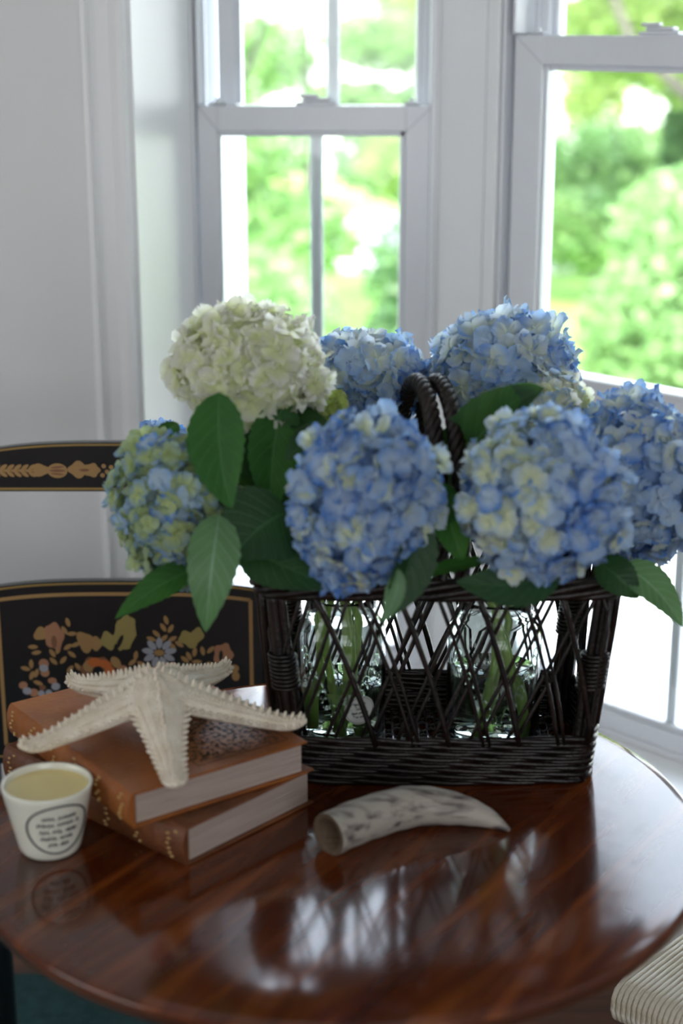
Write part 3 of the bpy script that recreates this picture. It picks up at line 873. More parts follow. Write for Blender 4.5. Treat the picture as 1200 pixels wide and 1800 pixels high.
def leaf(parent, base, tip, width, nrm, ctrl=None, m=None, fold=.25, ripple=.0014, label=None, tw=0.0, stalk=None, curl=0.0):
    """base, tip in the scene; midrib bends over ctrl; nrm: the way the upper face looks"""
    base = Vector(base); tip = Vector(tip); ctrl = Vector(ctrl) if ctrl else (base + tip) / 2 + Vector(nrm).normalized() * .02
    b = MB(); N = Vector(nrm).normalized()
    nu, nv = 25, 13
    loc = parent.location
    def bz(t): return base * (1 - t) ** 2 + ctrl * 2 * t * (1 - t) + tip * t * t
    def fn(u, v):
        p = bz(u); T = (bz(min(1, u + .02)) - bz(max(0, u - .02))).normalized()
        S = T.cross(N).normalized()
        if tw: S = Quaternion(T, tw * u) @ S
        U = S.cross(T).normalized()
        pr = (math.sin(PI * min(1, u ** .82)) ** .8) * (1 - .22 * u)
        x = (v - .5) * 2
        ser = 1 + (.045 if (int(u * 24) % 2) else -.02) * (abs(x) > .99)
        wd_ = width * .5 * pr * ser
        h = fold * abs(x) * wd_ - curl * x * x * wd_ + ripple * math.cos((u * 8 - abs(x) * 2.1) * 2 * PI) * (abs(x) ** .5) * pr
        return p - S * x * wd_ + U * h
    b.grid(nu, nv, fn)
    if stalk: b.tube([base + (Vector(stalk) - base) * k / 4 for k in range(5)], .0022, 6, c=(.5, .5, 0))
    o = shift(b, loc).build('leaf', m or LEAF, parent)
    if label: o['label'] = label
    return o
LEAF = leaf_mat('dark_green_leaf', (.010, .045, .014), (.03, .09, .035), (.10, .20, .07), trans=.12, rough=.5)
LEAFB = leaf_mat('bright_green_leaf', (.018, .10, .014), (.05, .16, .045), (.12, .24, .06), trans=.25, rough=.5)
LEAFP = leaf_mat('pale_green_leaf', (.10, .21, .09), (.22, .36, .24), (.20, .34, .14), trans=.2, rough=.38)

PAL = {
 'white': ((.86, .90, .60), (.96, .96, .93), (.95, .95, .88)),
 'blue': ((.54, .67, .80), (.15, .34, .77), (.42, .61, .88)),
 'deep': ((.50, .62, .76), (.10, .26, .66), (.34, .53, .82)),
 'sky': ((.80, .86, .76), (.34, .55, .93), (.74, .84, .94)),
 'greenblue': ((.54, .64, .30), (.30, .47, .70), (.48, .60, .38)),
 'cream': ((.74, .80, .56), (.42, .60, .88), (.66, .76, .80)),
 'lime': ((.60, .74, .16), (.64, .76, .24), (.74, .82, .40)),
}
PM = {k: petal_mat('petal_' + k, *v, trans=.58 if k in ('white', 'sky') else .45) for k, v in PAL.items()}
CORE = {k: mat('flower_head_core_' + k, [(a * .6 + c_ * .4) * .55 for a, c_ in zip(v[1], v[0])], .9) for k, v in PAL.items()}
FM = {k: [floret_mesh('floret', PM[k], s + i * 7, .5) for s in (1, 2, 3, 4, 5)] for i, k in enumerate(PAL)}

def hydrangea(label, px, py, Y, rx, rz, pal, jarxy, ncount, ry=None, scale=1.0, seed=0, pal2=None, squash=None, tilt=0.0, stem=True, taper=0.0):
    c = P(px, py, Y=Y); sc = depth(c) / F_PX
    RX, RZ = rx * sc - .009, rz * sc - .009; RY = (ry or (rx + rz) / 2) * sc - .009
    foot = Vector((jarxy[0] + random.Random(seed).uniform(-.036, .036), jarxy[1] + random.Random(seed + 1).uniform(-.025, .025), TZ + .026))
    t = thing('hydrangea', label, 'flower', foot)
    rnd = random.Random(seed)
    # lumpy core carrying the florets
    lumps = [(Vector((rnd.gauss(0, 1), rnd.gauss(0, 1), rnd.gauss(0, 1))).normalized(), rnd.uniform(.04, .11)) for _ in range(9)]
    Rt = Matrix.Rotation(tilt, 3, 'Y')
    def surf(d):
        k = 1.0
        for l, a in lumps:
            q = max(0, d.dot(l)); k += a * q ** 5
        k -= .04
        k2 = 1 - taper * max(0, -d.z)
        return c + Rt @ Vector((d.x * RX * k * k2, d.y * RY * k, d.z * RZ * k))
    b = MB()
    def fn(u, v):
        th = u * 2 * PI; ph = (v - .5) * PI * .998
        d = Vector((math.cos(th) * math.cos(ph), math.sin(th) * math.cos(ph), math.sin(ph)))
        return c + (surf(d) - c) * .80
    b.grid(18, 11, fn, cu=True)
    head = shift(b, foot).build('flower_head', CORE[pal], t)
    n = ncount; ga = PI * (3 - 5 ** .5)
    for i in range(n):
        z = 1 - 2 * (i + .5) / n; rr = math.sqrt(1 - z * z); th = i * ga
        d = Vector((math.cos(th) * rr, math.sin(th) * rr, z)) + Vector((rnd.gauss(0, .07), rnd.gauss(0, .07), rnd.gauss(0, .07)))
        d.normalize()
        lift = rnd.uniform(.87, 1.09)
        p = c + (surf(d) - c) * lift - foot
        nd = (Rt @ Vector((d.x / RX, d.y / RY, d.z / RZ))).normalized()
        nd = (nd + Vector((rnd.gauss(0, .42), rnd.gauss(0, .42), rnd.gauss(0, .42)))).normalized()
        q = nd.to_track_quat('Z', 'Y') @ Quaternion((0, 0, 1), rnd.uniform(0, 6.28))
        s = scale * rnd.uniform(.78, 1.15)
        M = Matrix.Translation(p) @ q.to_matrix().to_4x4() @ Matrix.Diagonal((s, s, s, 1))
        kind = pal
        if pal2 and pal2[1](d, rnd): kind = pal2[0]
        o = bpy.data.objects.new('floret', FM[kind][rnd.randrange(5)])
        SC.collection.objects.link(o); o.parent = head; o.matrix_local = M
    # stem: from the head's underside through the jar mouth to the jar's floor
    mouth = Vector((jarxy[0] + (c.x - jarxy[0]) * .12, jarxy[1] + (c.y - jarxy[1]) * .12, TZ + .19)) + Vector((rnd.uniform(-.020, .020), rnd.uniform(-.014, .014), 0))
    p0 = c - Vector((0, 0, RZ * .3)); b = MB()
    pts = []
    for k in range(9):
        s = k / 8
        pts.append(p0 * (1 - s) ** 2 + Vector(((p0.x + mouth.x) / 2 * .6 + mouth.x * .4, (p0.y + mouth.y) / 2 * .6 + mouth.y * .4, max(p0.z, mouth.z + .03))) * 2 * s * (1 - s) + mouth * s * s)
    bend = Vector((rnd.uniform(-.01, .01), rnd.uniform(-.01, .01), 0))
    for k in range(1, 8):
        s = k / 7
        pts.append(mouth * (1 - s) + foot * s + bend * math.sin(s * PI))
    rs = [.0034 + .0014 * (k / len(pts)) + (.0016 if k in (10, 13) else 0) for k in range(len(pts))]
    b.tube(pts, rs, 9)
    shift(b, foot).build('stem', STEM, t)
    t['_c'] = 0; del t['_c']
    return t, c

H = {}
H['white'] = hydrangea('large white and cream hydrangea head high at the back left, the only white one', 442, 645, 1.74, 134, 110, 'white', JL, 200, seed=11, ry=115, tilt=.12, scale=1.2)[0]
H['mid'] = hydrangea('pale blue hydrangea behind the handle, between the white head and the top right head', 642, 666, 1.87, 108, 88, 'sky', JL, 120, seed=12, pal2=('blue', lambda d, r: d.z < -.1 or r.random() < .3), scale=1.2)[0]
H['top_right'] = hydrangea('light blue hydrangea standing highest at the right, against the window mullion', 882, 652, 1.86, 130, 104, 'sky', JR, 170, seed=13, pal2=('blue', lambda d, r: r.random() < .35), scale=1.25)[0]
H['front_left'] = hydrangea('deep blue hydrangea hanging over the front rim of the basket, left of the handle', 638, 886, 1.585, 140, 166, 'deep', JL, 250, seed=14, ry=110, tilt=.30, taper=.42, pal2=('cream', lambda d, r: r.random() < .33), scale=.98)[0]
H['front_right'] = hydrangea('biggest round blue and cream hydrangea over the front rim, right of the handle', 948, 872, 1.585, 146, 158, 'blue', JR, 260, seed=15, ry=120, pal2=('cream', lambda d, r: (d.x < .15 and d.z > -.6 and r.random() < .75) or r.random() < .15), scale=.98)[0]
H['far_right'] = hydrangea('blue hydrangea at the far right of the bunch, cut by the picture edge', 1122, 845, 1.75, 118, 156, 'blue', JR, 230, seed=16, pal2=('sky', lambda d, r: r.random() < .45), tilt=-.25)[0]
H['left'] = hydrangea('greenish blue hydrangea head hanging lowest at the left of the bunch', 314, 898, 1.68, 113, 132, 'greenblue', JL, 240, seed=17, tilt=.22, scale=.88, pal2=('blue', lambda d, r: r.random() < .16))[0]
H['behind_left'] = hydrangea('small light blue hydrangea peeping out behind the greenish one', 285, 790, 1.86, 50, 52, 'blue', JL, 70, seed=18, scale=.9)[0]
H['lime'] = hydrangea('small lime green hydrangea half hidden between the white and blue heads', 548, 716, 1.78, 62, 44, 'lime', JL, 80, seed=19, scale=.85)[0]
H['pale'] = hydrangea('pale creamy hydrangea half hidden behind the biggest blue head', 972, 708, 1.80, 64, 52, 'sky', JR, 80, seed=20, pal2=('white', lambda d, r: r.random() < .7), scale=.9)[0]

def lf(k, b_, t_, Y0, Y1, wpx, n, cpx=None, Yc=None, **kw):
    B_ = P(*b_, Y=Y0); T_ = P(*t_, Y=Y1)
    C_ = P(*cpx, Y=Yc if Yc else (Y0 + Y1) / 2) if cpx else None
    return leaf(H[k], B_, T_, wpx * depth(B_) / F_PX, n, ctrl=C_, **kw)
UP = (0, -.75, .65); FR = (0, -1, .15)
lf('white', (385, 690), (408, 895), 1.66, 1.60, 118, (-.25, -1, .1), cpx=(378, 800), m=LEAFB, fold=.35, label='leaf with a bright green tip in front of the others')
lf('white', (500, 700), (478, 905), 1.70, 1.66, 105, (.2, -1, .2), cpx=(470, 800), m=LEAFB)
lf('white', (360, 700), (470, 850), 1.74, 1.70, 130, (0, -.9, .4), cpx=(410, 760), m=LEAF)
lf('mid', (470, 735), (590, 765), 1.72, 1.68, 60, (.1, -.7, .8), cpx=(530, 722), m=LEAF, fold=.15)
lf('mid', (575, 760), (500, 810), 1.66, 1.62, 62, (0, -.8, .6), m=LEAF)
lf('front_left', (505, 900), (405, 985), 1.62, 1.58, 165, (-.1, -.9, .35), cpx=(450, 920), m=LEAF, fold=.1)
lf('front_left', (420, 960), (585, 1035), 1.60, 1.58, 110, (0, -.75, .6), cpx=(480, 985), m=LEAF, fold=.1)
lf('left', (385, 905), (361, 1112), 1.60, 1.56, 100, (.15, -1, .3), cpx=(372, 985), Yc=1.545, m=LEAFP, fold=.18, ripple=.0022, label='pale green drooping leaf with ribbed veins')
lf('left', (345, 1000), (202, 1088), 1.63, 1.60, 66, (-.1, -.7, .6), cpx=(280, 1020), m=LEAFB, fold=.2)
lf('left', (330, 985), (250, 1040), 1.66, 1.66, 60, (.1, -.9, .3), m=LEAFB)
lf('behind_left', (310, 742), (284, 790), 1.74, 1.72, 42, (-.2, -.9, .2), m=LEAFB)
lf('front_left', (735, 905), (668, 1092), 1.58, 1.54, 92, (.5, -.7, .3), cpx=(728, 1010), m=LEAF, fold=.5, label='folded leaf showing its paler underside')
lf('front_left', (700, 1000), (672, 1095), 1.545, 1.53, 40, (-.4, -.9, .1), cpx=(700, 1050), m=LEAFP, fold=.2)
lf('top_right', (775, 868), (958, 682), 1.72, 1.64, 118, (-.35, -.75, .45), cpx=(850, 725), m=LEAF, fold=.35, label='long leaf reaching up between the two right heads')
lf('top_right', (870, 745), (956, 682), 1.66, 1.655, 62, (-.1, -.9, .5), cpx=(905, 690), m=LEAFB, fold=.1)
lf('front_right', (810, 880), (722, 905), 1.66, 1.64, 80, (0, -.85, .4), m=LEAFB)
lf('front_right', (770, 860), (812, 990), 1.66, 1.62, 74, (.1, -.95, .1), m=LEAFB)
lf('front_right', (985, 1010), (800, 1022), 1.56, 1.56, 92, (0, -.8, .5), cpx=(900, 1040), m=LEAF, fold=.1)
lf('front_right', (860, 985), (728, 1018), 1.62, 1.61, 36, (0, -.5, .9), cpx=(780, 992), m=LEAFB, fold=.1)
lf('far_right', (1050, 985), (1122, 1052), 1.64, 1.62, 72, (0, -.9, .4), m=LEAF)
lf('far_right', (1092, 995), (1200, 1104), 1.64, 1.60, 74, (.15, -.8, .5), cpx=(1155, 1020), m=LEAFP, fold=.25, label='pale ribbed leaf pointing down to the right')
# inner leaves that close the middle of the bunch
lf('white', (470, 830), (400, 930), 1.74, 1.72, 110, FR, m=LEAF)
lf('mid', (520, 790), (480, 900), 1.76, 1.74, 110, FR, m=LEAF)
lf('front_left', (440, 860), (520, 1000), 1.70, 1.68, 120, UP, m=LEAF)
lf('lime', (440, 760), (540, 850), 1.78, 1.76, 110, FR, m=LEAF)
lf('top_right', (800, 760), (830, 930), 1.76, 1.72, 90, FR, m=LEAF)
lf('left', (400, 800), (330, 900), 1.78, 1.78, 90, FR, m=LEAF)
lf('pale', (980, 740), (1050, 850), 1.74, 1.74, 90, FR, m=LEAF)

# ---------------------------------------------------------------- books
def book(label, N, R, length, z0, thick, cover, spine_cov, panel, seed):
    """N: near end of the spine, R: the other corner of the tail edge; the spine runs back and left from N"""
    N = Vector((N[0], N[1], 0)); R = Vector((R[0], R[1], 0))
    ex = (R - N); W = ex.length; ex.normalize(); ey = Vector((-ex.y, ex.x, 0))
    t = thing('old_book', label, 'book', (N.x, N.y, z0), rz=math.atan2(ex.y, ex.x))
    ct = .0032
    # page block: slightly concave at the fore edge, tail edge of fine leaves
    b = MB(); b.box(.004, W - .006, .004, length - .004, ct, thick - ct, bev=.0006); b.build('page_block', PAGES, t, smooth=False)
    for nm, z in (('back_cover', 0), ('front_cover', thick - ct)):
        b = MB(); b.box(-.002, W, 0, length, z, z + ct, bev=.0012); b.build(nm, cover, t, smooth=False)
    # rounded spine with raised bands
    b = MB(); k = 12
    def fn(u, v):
        a = PI * (v - .5)
        y = u * length
        bump_ = .0016 * max(math.exp(-((u - c_) / .012) ** 2) for c_ in (.14, .32, .5, .68, .86))
        rr = .008 + bump_
        return (.001 - math.cos(a) * rr, y, thick / 2 + math.sin(a) * (thick / 2 - .0001 + bump_ * .3))
    b.grid(60, k, fn)
    for y in (0.0, length):
        b.face([b.vert((.001 - math.cos(PI * (v / (k - 1) - .5)) * .008, y, thick / 2 + math.sin(PI * (v / (k - 1) - .5)) * thick / 2)) for v in range(k)])
    b.build('spine', spine_cov, t)
    # gilt between the bands
    b = MB(); rnd = random.Random(seed)
    for u in (.06, .23, .41, .59, .77, .94):
        for q in range(7):
            a = PI * (.25 + .5 * q / 6 - .5); y = length * u + rnd.uniform(-.006, .006)
            b.ball((.001 - math.cos(a) * .0088, y, thick / 2 + math.sin(a) * thick / 2), .0016, .003, .0014, seg=6, rings=4)
    o = b.build('spine_tooling', GILT, t); o['kind'] = 'stuff'
    # blind-tooled floral panel near the fore edge of the cover and border lines
    b = MB()
    for (x0, x1, y0, y1) in panel:
        nx, ny = int((x1 - x0) / .0085), int((y1 - y0) / .0085)
        for i in range(nx):
            for j in range(ny):
                cx, cy = x0 + (i + .5) * .0085 + rnd.uniform(-.002, .002), y0 + (j + .5) * .0085 + rnd.uniform(-.002, .002)
                for q in range(rnd.randint(3, 5)):
                    a = rnd.uniform(0, 6.28); rr = rnd.uniform(.001, .004)
                    x, y = cx + math.cos(a) * rr, cy + math.sin(a) * rr
                    s1, s2 = rnd.uniform(.0008, .0018), rnd.uniform(.002, .0034)
                    ids = [b.vert((x + math.cos(a + .0) * s2 * math.cos(h) - math.sin(a) * s1 * math.sin(h), y + math.sin(a) * s2 * math.cos(h) + math.cos(a) * s1 * math.sin(h), thick + .0003)) for h in (0, 1.05, 2.1, 3.14, 4.2, 5.25)]
                    b.face(ids)
        for (xa, xb, ya, yb) in ((x0 - .003, x1 + .003, y0 - .004, y0 - .003), (x0 - .003, x1 + .003, y1 + .003, y1 + .004), (x0 - .004, x0 - .003, y0 - .004, y1 + .004), (x1 + .003, x1 + .004, y0 - .004, y1 + .004)):
            b.box(xa, xb, ya, yb, thick, thick + .0004)
    o = b.build('cover_tooling', TOOL, t, smooth=False); o['kind'] = 'stuff'
    return t
T1, T2 = .043, .043
book('worn brown leather book at the bottom of the stack beside the cup', (-.156, 1.484), (-.030, 1.624), .300, TZ, T1, LEATHER2, LEATHER2, [(.02, .17, .02, .28)], 5)
book('upper tan leather book under the starfish, with a dark floral pattern on its cover', (-.209, 1.482), (-.036, 1.608), .285, TZ + T1 + .0002, T2 - .004, LEATHER, LEATHER, [(.09, .195, .02, .26)], 6)
BT = TZ + T1 + T2 - .004

# ---------------------------------------------------------------- starfish
sc0 = Vector((-.203, 1.640, 0))
tips = [(-.338, 1.553, BT + .010), (-.313, 1.722, BT + .018), (-.131, 1.765, BT + .018), (-.037, 1.612, BT + .012), (-.165, 1.473, BT + .004)]
sf = thing('starfish', 'bleached white knobbly starfish arched over the top book', 'starfish', (sc0.x, sc0.y, BT))
SO = Vector((sc0.x, sc0.y, BT)); ZC = .047
b = MB()
arms = []
for tp in tips:
    tv = Vector(tp) - SO; hd = Vector((tv.x, tv.y, 0)); L = hd.length; hd.normalize(); sd = Vector((-hd.y, hd.x, 0))
    def ctr(t, hd=hd, L=L, tv=tv):
        z = ZC * (1 - t) ** 1.25 * (1 - .1 * t) + tv.z * t ** 1.0
        if t > .82: z += .009 * ((t - .82) / .18) ** 2
        return hd * L * t + Vector((0, 0, z))
    def halfw(t): return .0270 * (1 - t) ** 1.7 + .0145 * (1 - t * .45) * (1 if t < .93 else max(.35, 1 - (t - .93) * 7))
    arms.append((hd, sd, L, ctr, halfw))
    n, seg = 26, 18
    rings = []
    for i in range(n + 1):
        t = i / n; c = ctr(t); w_ = halfw(t); h_ = .015 * (1 - t) + .009
        if t > .93: h_ *= max(.4, 1 - (t - .93) * 7)
        rings.append([b.vert(c + sd * math.cos(2 * PI * k / seg) * w_ + Vector((0, 0, 1)) * (math.sin(2 * PI * k / seg) * h_ * (1.0 if math.sin(2 * PI * k / seg) > 0 else .45))) for k in range(seg)])
    for i in range(n):
        for k in range(seg): b.face((rings[i][k], rings[i][(k + 1) % seg], rings[i + 1][(k + 1) % seg], rings[i + 1][k]))
    b.face(rings[0][::-1]); b.face(rings[-1])
b.ball((0, 0, ZC + .002), .034, .034, .016, seg=24, rings=12)
body = b.build('body', STAR, sf)
rm = body.modifiers.new('join', 'REMESH'); rm.mode = 'VOXEL'; rm.voxel_size = .0021; rm.use_smooth_shade = True
sm = body.modifiers.new('soften', 'SMOOTH'); sm.iterations = 7; sm.factor = .6
b = MB(); rnd = random.Random(9)
def spike(p, d, r, h):
    d = d.normalized(); o1 = d.orthogonal().normalized(); o2 = d.cross(o1)
    rg = []
    for rr, hh in ((r, -.002), (r * .75, h * .45), (r * .35, h * .9)):
        rg.append([b.vert(p + d * hh + (o1 * math.cos(k * PI / 3) + o2 * math.sin(k * PI / 3)) * rr) for k in range(6)])
    for i in range(2):
        for k in range(6): b.face((rg[i][k], rg[i][(k + 1) % 6], rg[i + 1][(k + 1) % 6], rg[i + 1][k]))
    tp_ = b.vert(p + d * h)
    for k in range(6): b.face((rg[2][k], rg[2][(k + 1) % 6], tp_))
Z1 = Vector((0, 0, 1))
for hd, sd, L, ctr, halfw in arms:
    for t10 in range(2, 40):                      # ridge spines and both margins
        t = t10 / 40
        h_ = .015 * (1 - t) + .009; c = ctr(t)
        if t10 % 2 == 0: spike(c + Z1 * h_ * .97 + sd * rnd.uniform(-.001, .001), Z1 + hd * .3, .0033 * (1.15 - t * .4), .0085 * (1.2 - .5 * t))
        for sg in (-1, 1):
            for ang, rr, hh, st in ((14, .0034, .0078, 1), (40, .0017, .0034, 1), (64, .0016, .0028, 1)):
                if (t < .25 and ang > 30) or (ang < 30 and t10 % 2): continue
                a = math.radians(ang)
                dirv = sd * sg * math.cos(a) + Z1 * math.sin(a)
                p = c + sd * sg * math.cos(a) * halfw(t) * .97 + Z1 * math.sin(a) * h_ * .97
                spike(p, dirv + Z1 * .15, rr, hh * rnd.uniform(.8, 1.2) * (1.1 - .4 * t))
for k in range(26):
    a = rnd.uniform(0, 6.28); r = rnd.uniform(.0, .030)
    spike(Vector((math.cos(a) * r, math.sin(a) * r, ZC + .0165 * (1 - (r / .05) ** 2) - .0005)), Z1 + Vector((math.cos(a), math.sin(a), 0)) * r * 12, .0026, rnd.uniform(.005, .009))
o = b.build('spines', STAR, sf); o['kind'] = 'stuff'

# ---------------------------------------------------------------- candle cup
cc = Vector((-.3035, 1.522, TZ))
cu = thing('candle_cup', 'cream ceramic cup candle printed with an oval of lettering, beside the books', 'candle', cc)
RB, RT_, HC = .0305, .0470, .0755
def cr(z): return RB + (RT_ - RB) * (z / HC) ** .9
b = MB()
pr = [(.0005, 0), (RB - .004, 0), (RB - .001, .0015)] + [(cr(z / 12 * HC), max(.003, z / 12 * HC)) for z in range(0, 13)] + [(RT_ - .001, HC + .0012), (RT_ - .003, HC + .0008)] + [(cr(HC - k * .004) - .0036, HC - k * .004) for k in range(0, 5)]
b.lathe(pr, 64); b.build('cup', CERAMIC, cu)
b = MB(); zi = HC - .007
b.lathe([(.0005, zi), (.02, zi), (cr(zi) - .006, zi + .0002), (cr(zi) - .0036, zi + .0015)], 48); b.build('wax', WAX, cu)
def cpt(u, v):
    th = -PI / 2 + .44 + u * .84; z = .0395 + v * .029
    return Vector((math.cos(th) * (cr(z) + .0005), math.sin(th) * (cr(z) + .0005), z))
b = MB(); b.tube([cpt(math.cos(k / 60 * 2 * PI), math.sin(k / 60 * 2 * PI)) for k in range(60)], .0011, 5, closed=True)
b.build('printed_oval', INK, cu)
b = MB(); scribble(b, cpt, [(.52, .5), (.24, .66), (-.05, .6), (-.33, .58), (-.6, .35)], .0008, .085, .07, 3)
b.build('lettering', INK, cu)

# ---------------------------------------------------------------- horn
hn = thing('horn_piece', 'hollow weathered grey brown horn tip lying on the table in front of the basket', 'horn', (.075, 1.555, TZ))
HO = Vector((.075, 1.555, TZ))
ctrl = [P(577, 1467, z=TZ + .0215), P(640, 1440, z=TZ + .0215), P(720, 1418, z=TZ + .0215), P(790, 1420, z=TZ + .018), P(850, 1435, z=TZ + .0115), P(896, 1459, z=TZ + .003)]
rad = [.0228, .0232, .0222, .0185, .0118, .0020]
def cat(a, t):
    n = len(a) - 1; x = min(max(t * n, 0), n - 1e-6); i = int(x); f = x - i
    p0 = a[max(i - 1, 0)]; p1 = a[i]; p2 = a[i + 1]; p3 = a[min(i + 2, n)]
    return (p1 * 2 + (p2 - p0) * f + (p0 * 2 - p1 * 5 + p2 * 4 - p3) * f * f + (p1 * 3 - p0 - p2 * 3 + p3) * f ** 3) * .5
b = MB(); rr_ = random.Random(2)
n = 60
pts = [cat(ctrl, i / n) - HO for i in range(n + 1)]; rs = [cat(rad, i / n) * (1 + .015 * math.sin(i * .9)) for i in range(n + 1)]
b.tube(pts, rs, 28, cap=False)
tipi = b.vert(pts[-1] + (pts[-1] - pts[-2]) * .5)
b.build('horn_shell', HORN, hn)
b = MB()
inn = pts[:9]
b.tube([pts[0] + (pts[0] - pts[1]) * .02] + inn, [rs[0]] + [rs[0] * .80 - i * .0016 for i in range(9)], 28, cap=False)
q = [b.vert(pts[8] + Vector((0, 0, 0)))]
b.build('hollow', HORN_IN, hn)
b = MB(); b.tube(pts[7:9], [rs[0] * .6, rs[0] * .6], 20, cap=True); b.build('hollow_end', HORN_IN, hn)

# ---------------------------------------------------------------- painted chair behind the table
YC = 2.20
ch = thing('painted_side_chair', 'black lacquered side chair with gold stencilled back, behind the table at the left', 'chair', (P(225, 1200, Y=YC).x, YC, 0))
CO = ch.location.copy()
def X_(px, py): return P(px, py, Y=YC).x
def Z_(py): return P(225, py, Y=YC).z
def cz(px):   # the panel dips slightly to the right end
    return 0
pxl, pxr = X_(-14, 1180), X_(462, 1180)
def cpart(nm, b, m=BLACK, smooth=False): return shift(b, CO).build(nm, m, ch, smooth=smooth)
def slat(nm, zt, zb, drop, bow, th=.016):
    b = MB(); n = 28
    A = []
    for i in range(n + 1):
        u = i / n; x = pxl + (pxr - pxl) * u; s = (u - .5) * 2
        y = YC + bow * (1 - s * s) * 0; ztop = zt - drop * abs(s) ** 3
        A.append([b.vert((x, y - th / 2, zb)), b.vert((x, y - th / 2, ztop - .002)), b.vert((x, y - th / 2 + .003, ztop)), b.vert((x, y + th / 2, ztop)), b.vert((x, y + th / 2, zb))])
    for i in range(n):
        for k in range(5): b.face((A[i][k], A[i + 1][k], A[i + 1][(k + 1) % 5], A[i][(k + 1) % 5]))
    b.face(A[0]); b.face(A[-1][::-1])
    return cpart(nm, b)
zt, zb = Z_(1019), Z_(1338)
slat('back_panel', zt, zb, .012, 0)
zt2, zb2 = Z_(776), Z_(861)
slat('crest_rail', zt2, zb2, .014, 0)
YF = YC - .0092
def line(b, pts, wdt):
    for (x0, z0), (x1, z1) in zip(pts, pts[1:]):
        d = Vector((x1 - x0, 0, z1 - z0)); nn = Vector((-d.z, 0, d.x)).normalized() * wdt / 2
        q = [(x0 - nn.x, z0 - nn.z), (x1 - nn.x, z1 - nn.z), (x1 + nn.x, z1 + nn.z), (x0 + nn.x, z0 + nn.z)]
        b.face([b.vert((x, YF, z)) for x, z in q])
def edge_z(x, zt_, drop): s = ((x - pxl) / (pxr - pxl) - .5) * 2; return zt_ - drop * abs(s) ** 3
b = MB()
xs = [pxl + (pxr - pxl) * i / 30 for i in range(31)]
line(b, [(x, edge_z(x, zt, .012) - .0025) for x in xs], .003)
line(b, [(x, zb + .012) for x in (pxl, pxr)], .003)
o = cpart('gold_striping', b, GOLDLINE); o['kind'] = 'stuff'
b = MB()
line(b, [(x, edge_z(x, zt2, .014) - .0025) for x in xs], .003)
line(b, [(x, zb2 + .004) for x in (pxl, pxr)], .0035)
o = cpart('gold_striping', b, GOLDLINE); o['kind'] = 'stuff'
b = MB()
ins = .016
xs2 = [pxl + ins + (pxr - pxl - 2 * ins) * i / 30 for i in range(31)]
line(b, [(xs2[0], zb + .03)] + [(x, edge_z(x, zt, .012) - .0185) for x in xs2] + [(xs2[-1], zb + .03), (xs2[0], zb + .03)], .0055)
cpart('gold_border', b, GOLD)
STM = [GOLD, OLIVE, SALMON, BROWNST, ORANGE, SILVER, BLACK]
b = MB()
layer = [0]
def blob(px, py, rx, ry, ang=0, m=0, lobes=0, notch=0.0):
    layer[0] += 1
    yy = YF - .00001 * layer[0]
    sc = depth(Vector((0, YC, .7))) / F_PX; n = 22; ids = []
    a = math.radians(ang); c = P(px, py, Y=YC)
    for k in range(n):
        h = k / n * 2 * PI
        r = 1 + (notch * math.cos(lobes * h) if lobes else 0)
        ex, ez = math.cos(h) * rx * r, math.sin(h) * ry * r
        ids.append(b.vert((c.x + (ex * math.cos(a) - ez * math.sin(a)) * sc, yy, c.z + (ex * math.sin(a) + ez * math.cos(a)) * sc)))
    ce = b.vert((c.x, yy, c.z))
    for k in range(n): b.face((ce, ids[k], ids[(k + 1) % n]), m)
def alm(px, py, ang, l=9, wd_=4.2, m=0):
    layer[0] += 1
    yy = YF - .00001 * layer[0]; sc = depth(Vector((0, YC, .7))) / F_PX
    a = math.radians(ang); c = P(px, py, Y=YC); ids = []
    for k in range(12):
        h = k / 12 * 2 * PI; ex = math.cos(h) * l; ez = math.sin(h) * abs(math.sin(h)) ** .4 * wd_
        ids.append(b.vert((c.x + (ex * math.cos(a) - ez * math.sin(a)) * sc, yy, c.z + (ex * math.sin(a) + ez * math.cos(a)) * sc)))
    b.face(ids, m)
for x, y, a in ((121, 1090, 105), (115, 1104, 120), (128, 1110, 5), (121, 1133, 35), (135, 1129, 25), (128, 1146, -40), (94, 1144, -60), (104, 1138, 70), (96, 1158, -45), (113, 1156, 50),
                (60, 1133, 0), (66, 1143, 10), (57, 1163, 90), (47, 1171, -15), (58, 1183, 70), (66, 1179, 70), (125, 1172, 50), (139, 1168, -55), (124, 1186, 30), (136, 1188, 30), (69, 1196, -20),
                (240, 1148, 80), (234, 1160, 40), (250, 1163, -30), (293, 1086, 105), (288, 1099, 120), (301, 1101, 60), (276, 1110, -45), (267, 1119, -20), (289, 1118, 45), (304, 1119, 30), (305, 1133, -60), (316, 1128, -35),
                (343, 1142, 80), (357, 1140, 100), (371, 1138, 45), (333, 1149, -65), (326, 1155, -40), (347, 1159, 0), (338, 1168, -30), (356, 1178, 20)):
    alm(x, y, a)
blob(73, 1110, 11, 13, -30, 0, 3, .12); blob(97, 1114, 17, 25, 5, 2, 5, .1); blob(97, 1124, 5, 12, 0, 3)
blob(152, 1124, 14, 20, 20, 0, 3, .15); blob(170, 1127, 11, 13, 0, 0, 4, .1)
blob(192, 1122, 13, 17, 15, 1, 4, .12); blob(221, 1108, 19, 34, -12, 1, 7, .08); blob(212, 1124, 4, 14, -25, 6)
blob(172, 1172, 28, 24, 0, 3, 6, .12); blob(160, 1166, 13, 11, 30, 0); blob(168, 1160, 12, 9, 0, 4); blob(186, 1163, 12, 8, -20, 4); blob(195, 1178, 10, 12, 0, 4); blob(205, 1160, 8, 12, 30, 0); blob(217, 1172, 9, 8, 0, 2); blob(174, 1176, 10, 10, 0, 6); blob(150, 1186, 8, 10, 20, 3); blob(186, 1194, 10, 7, 10, 4)
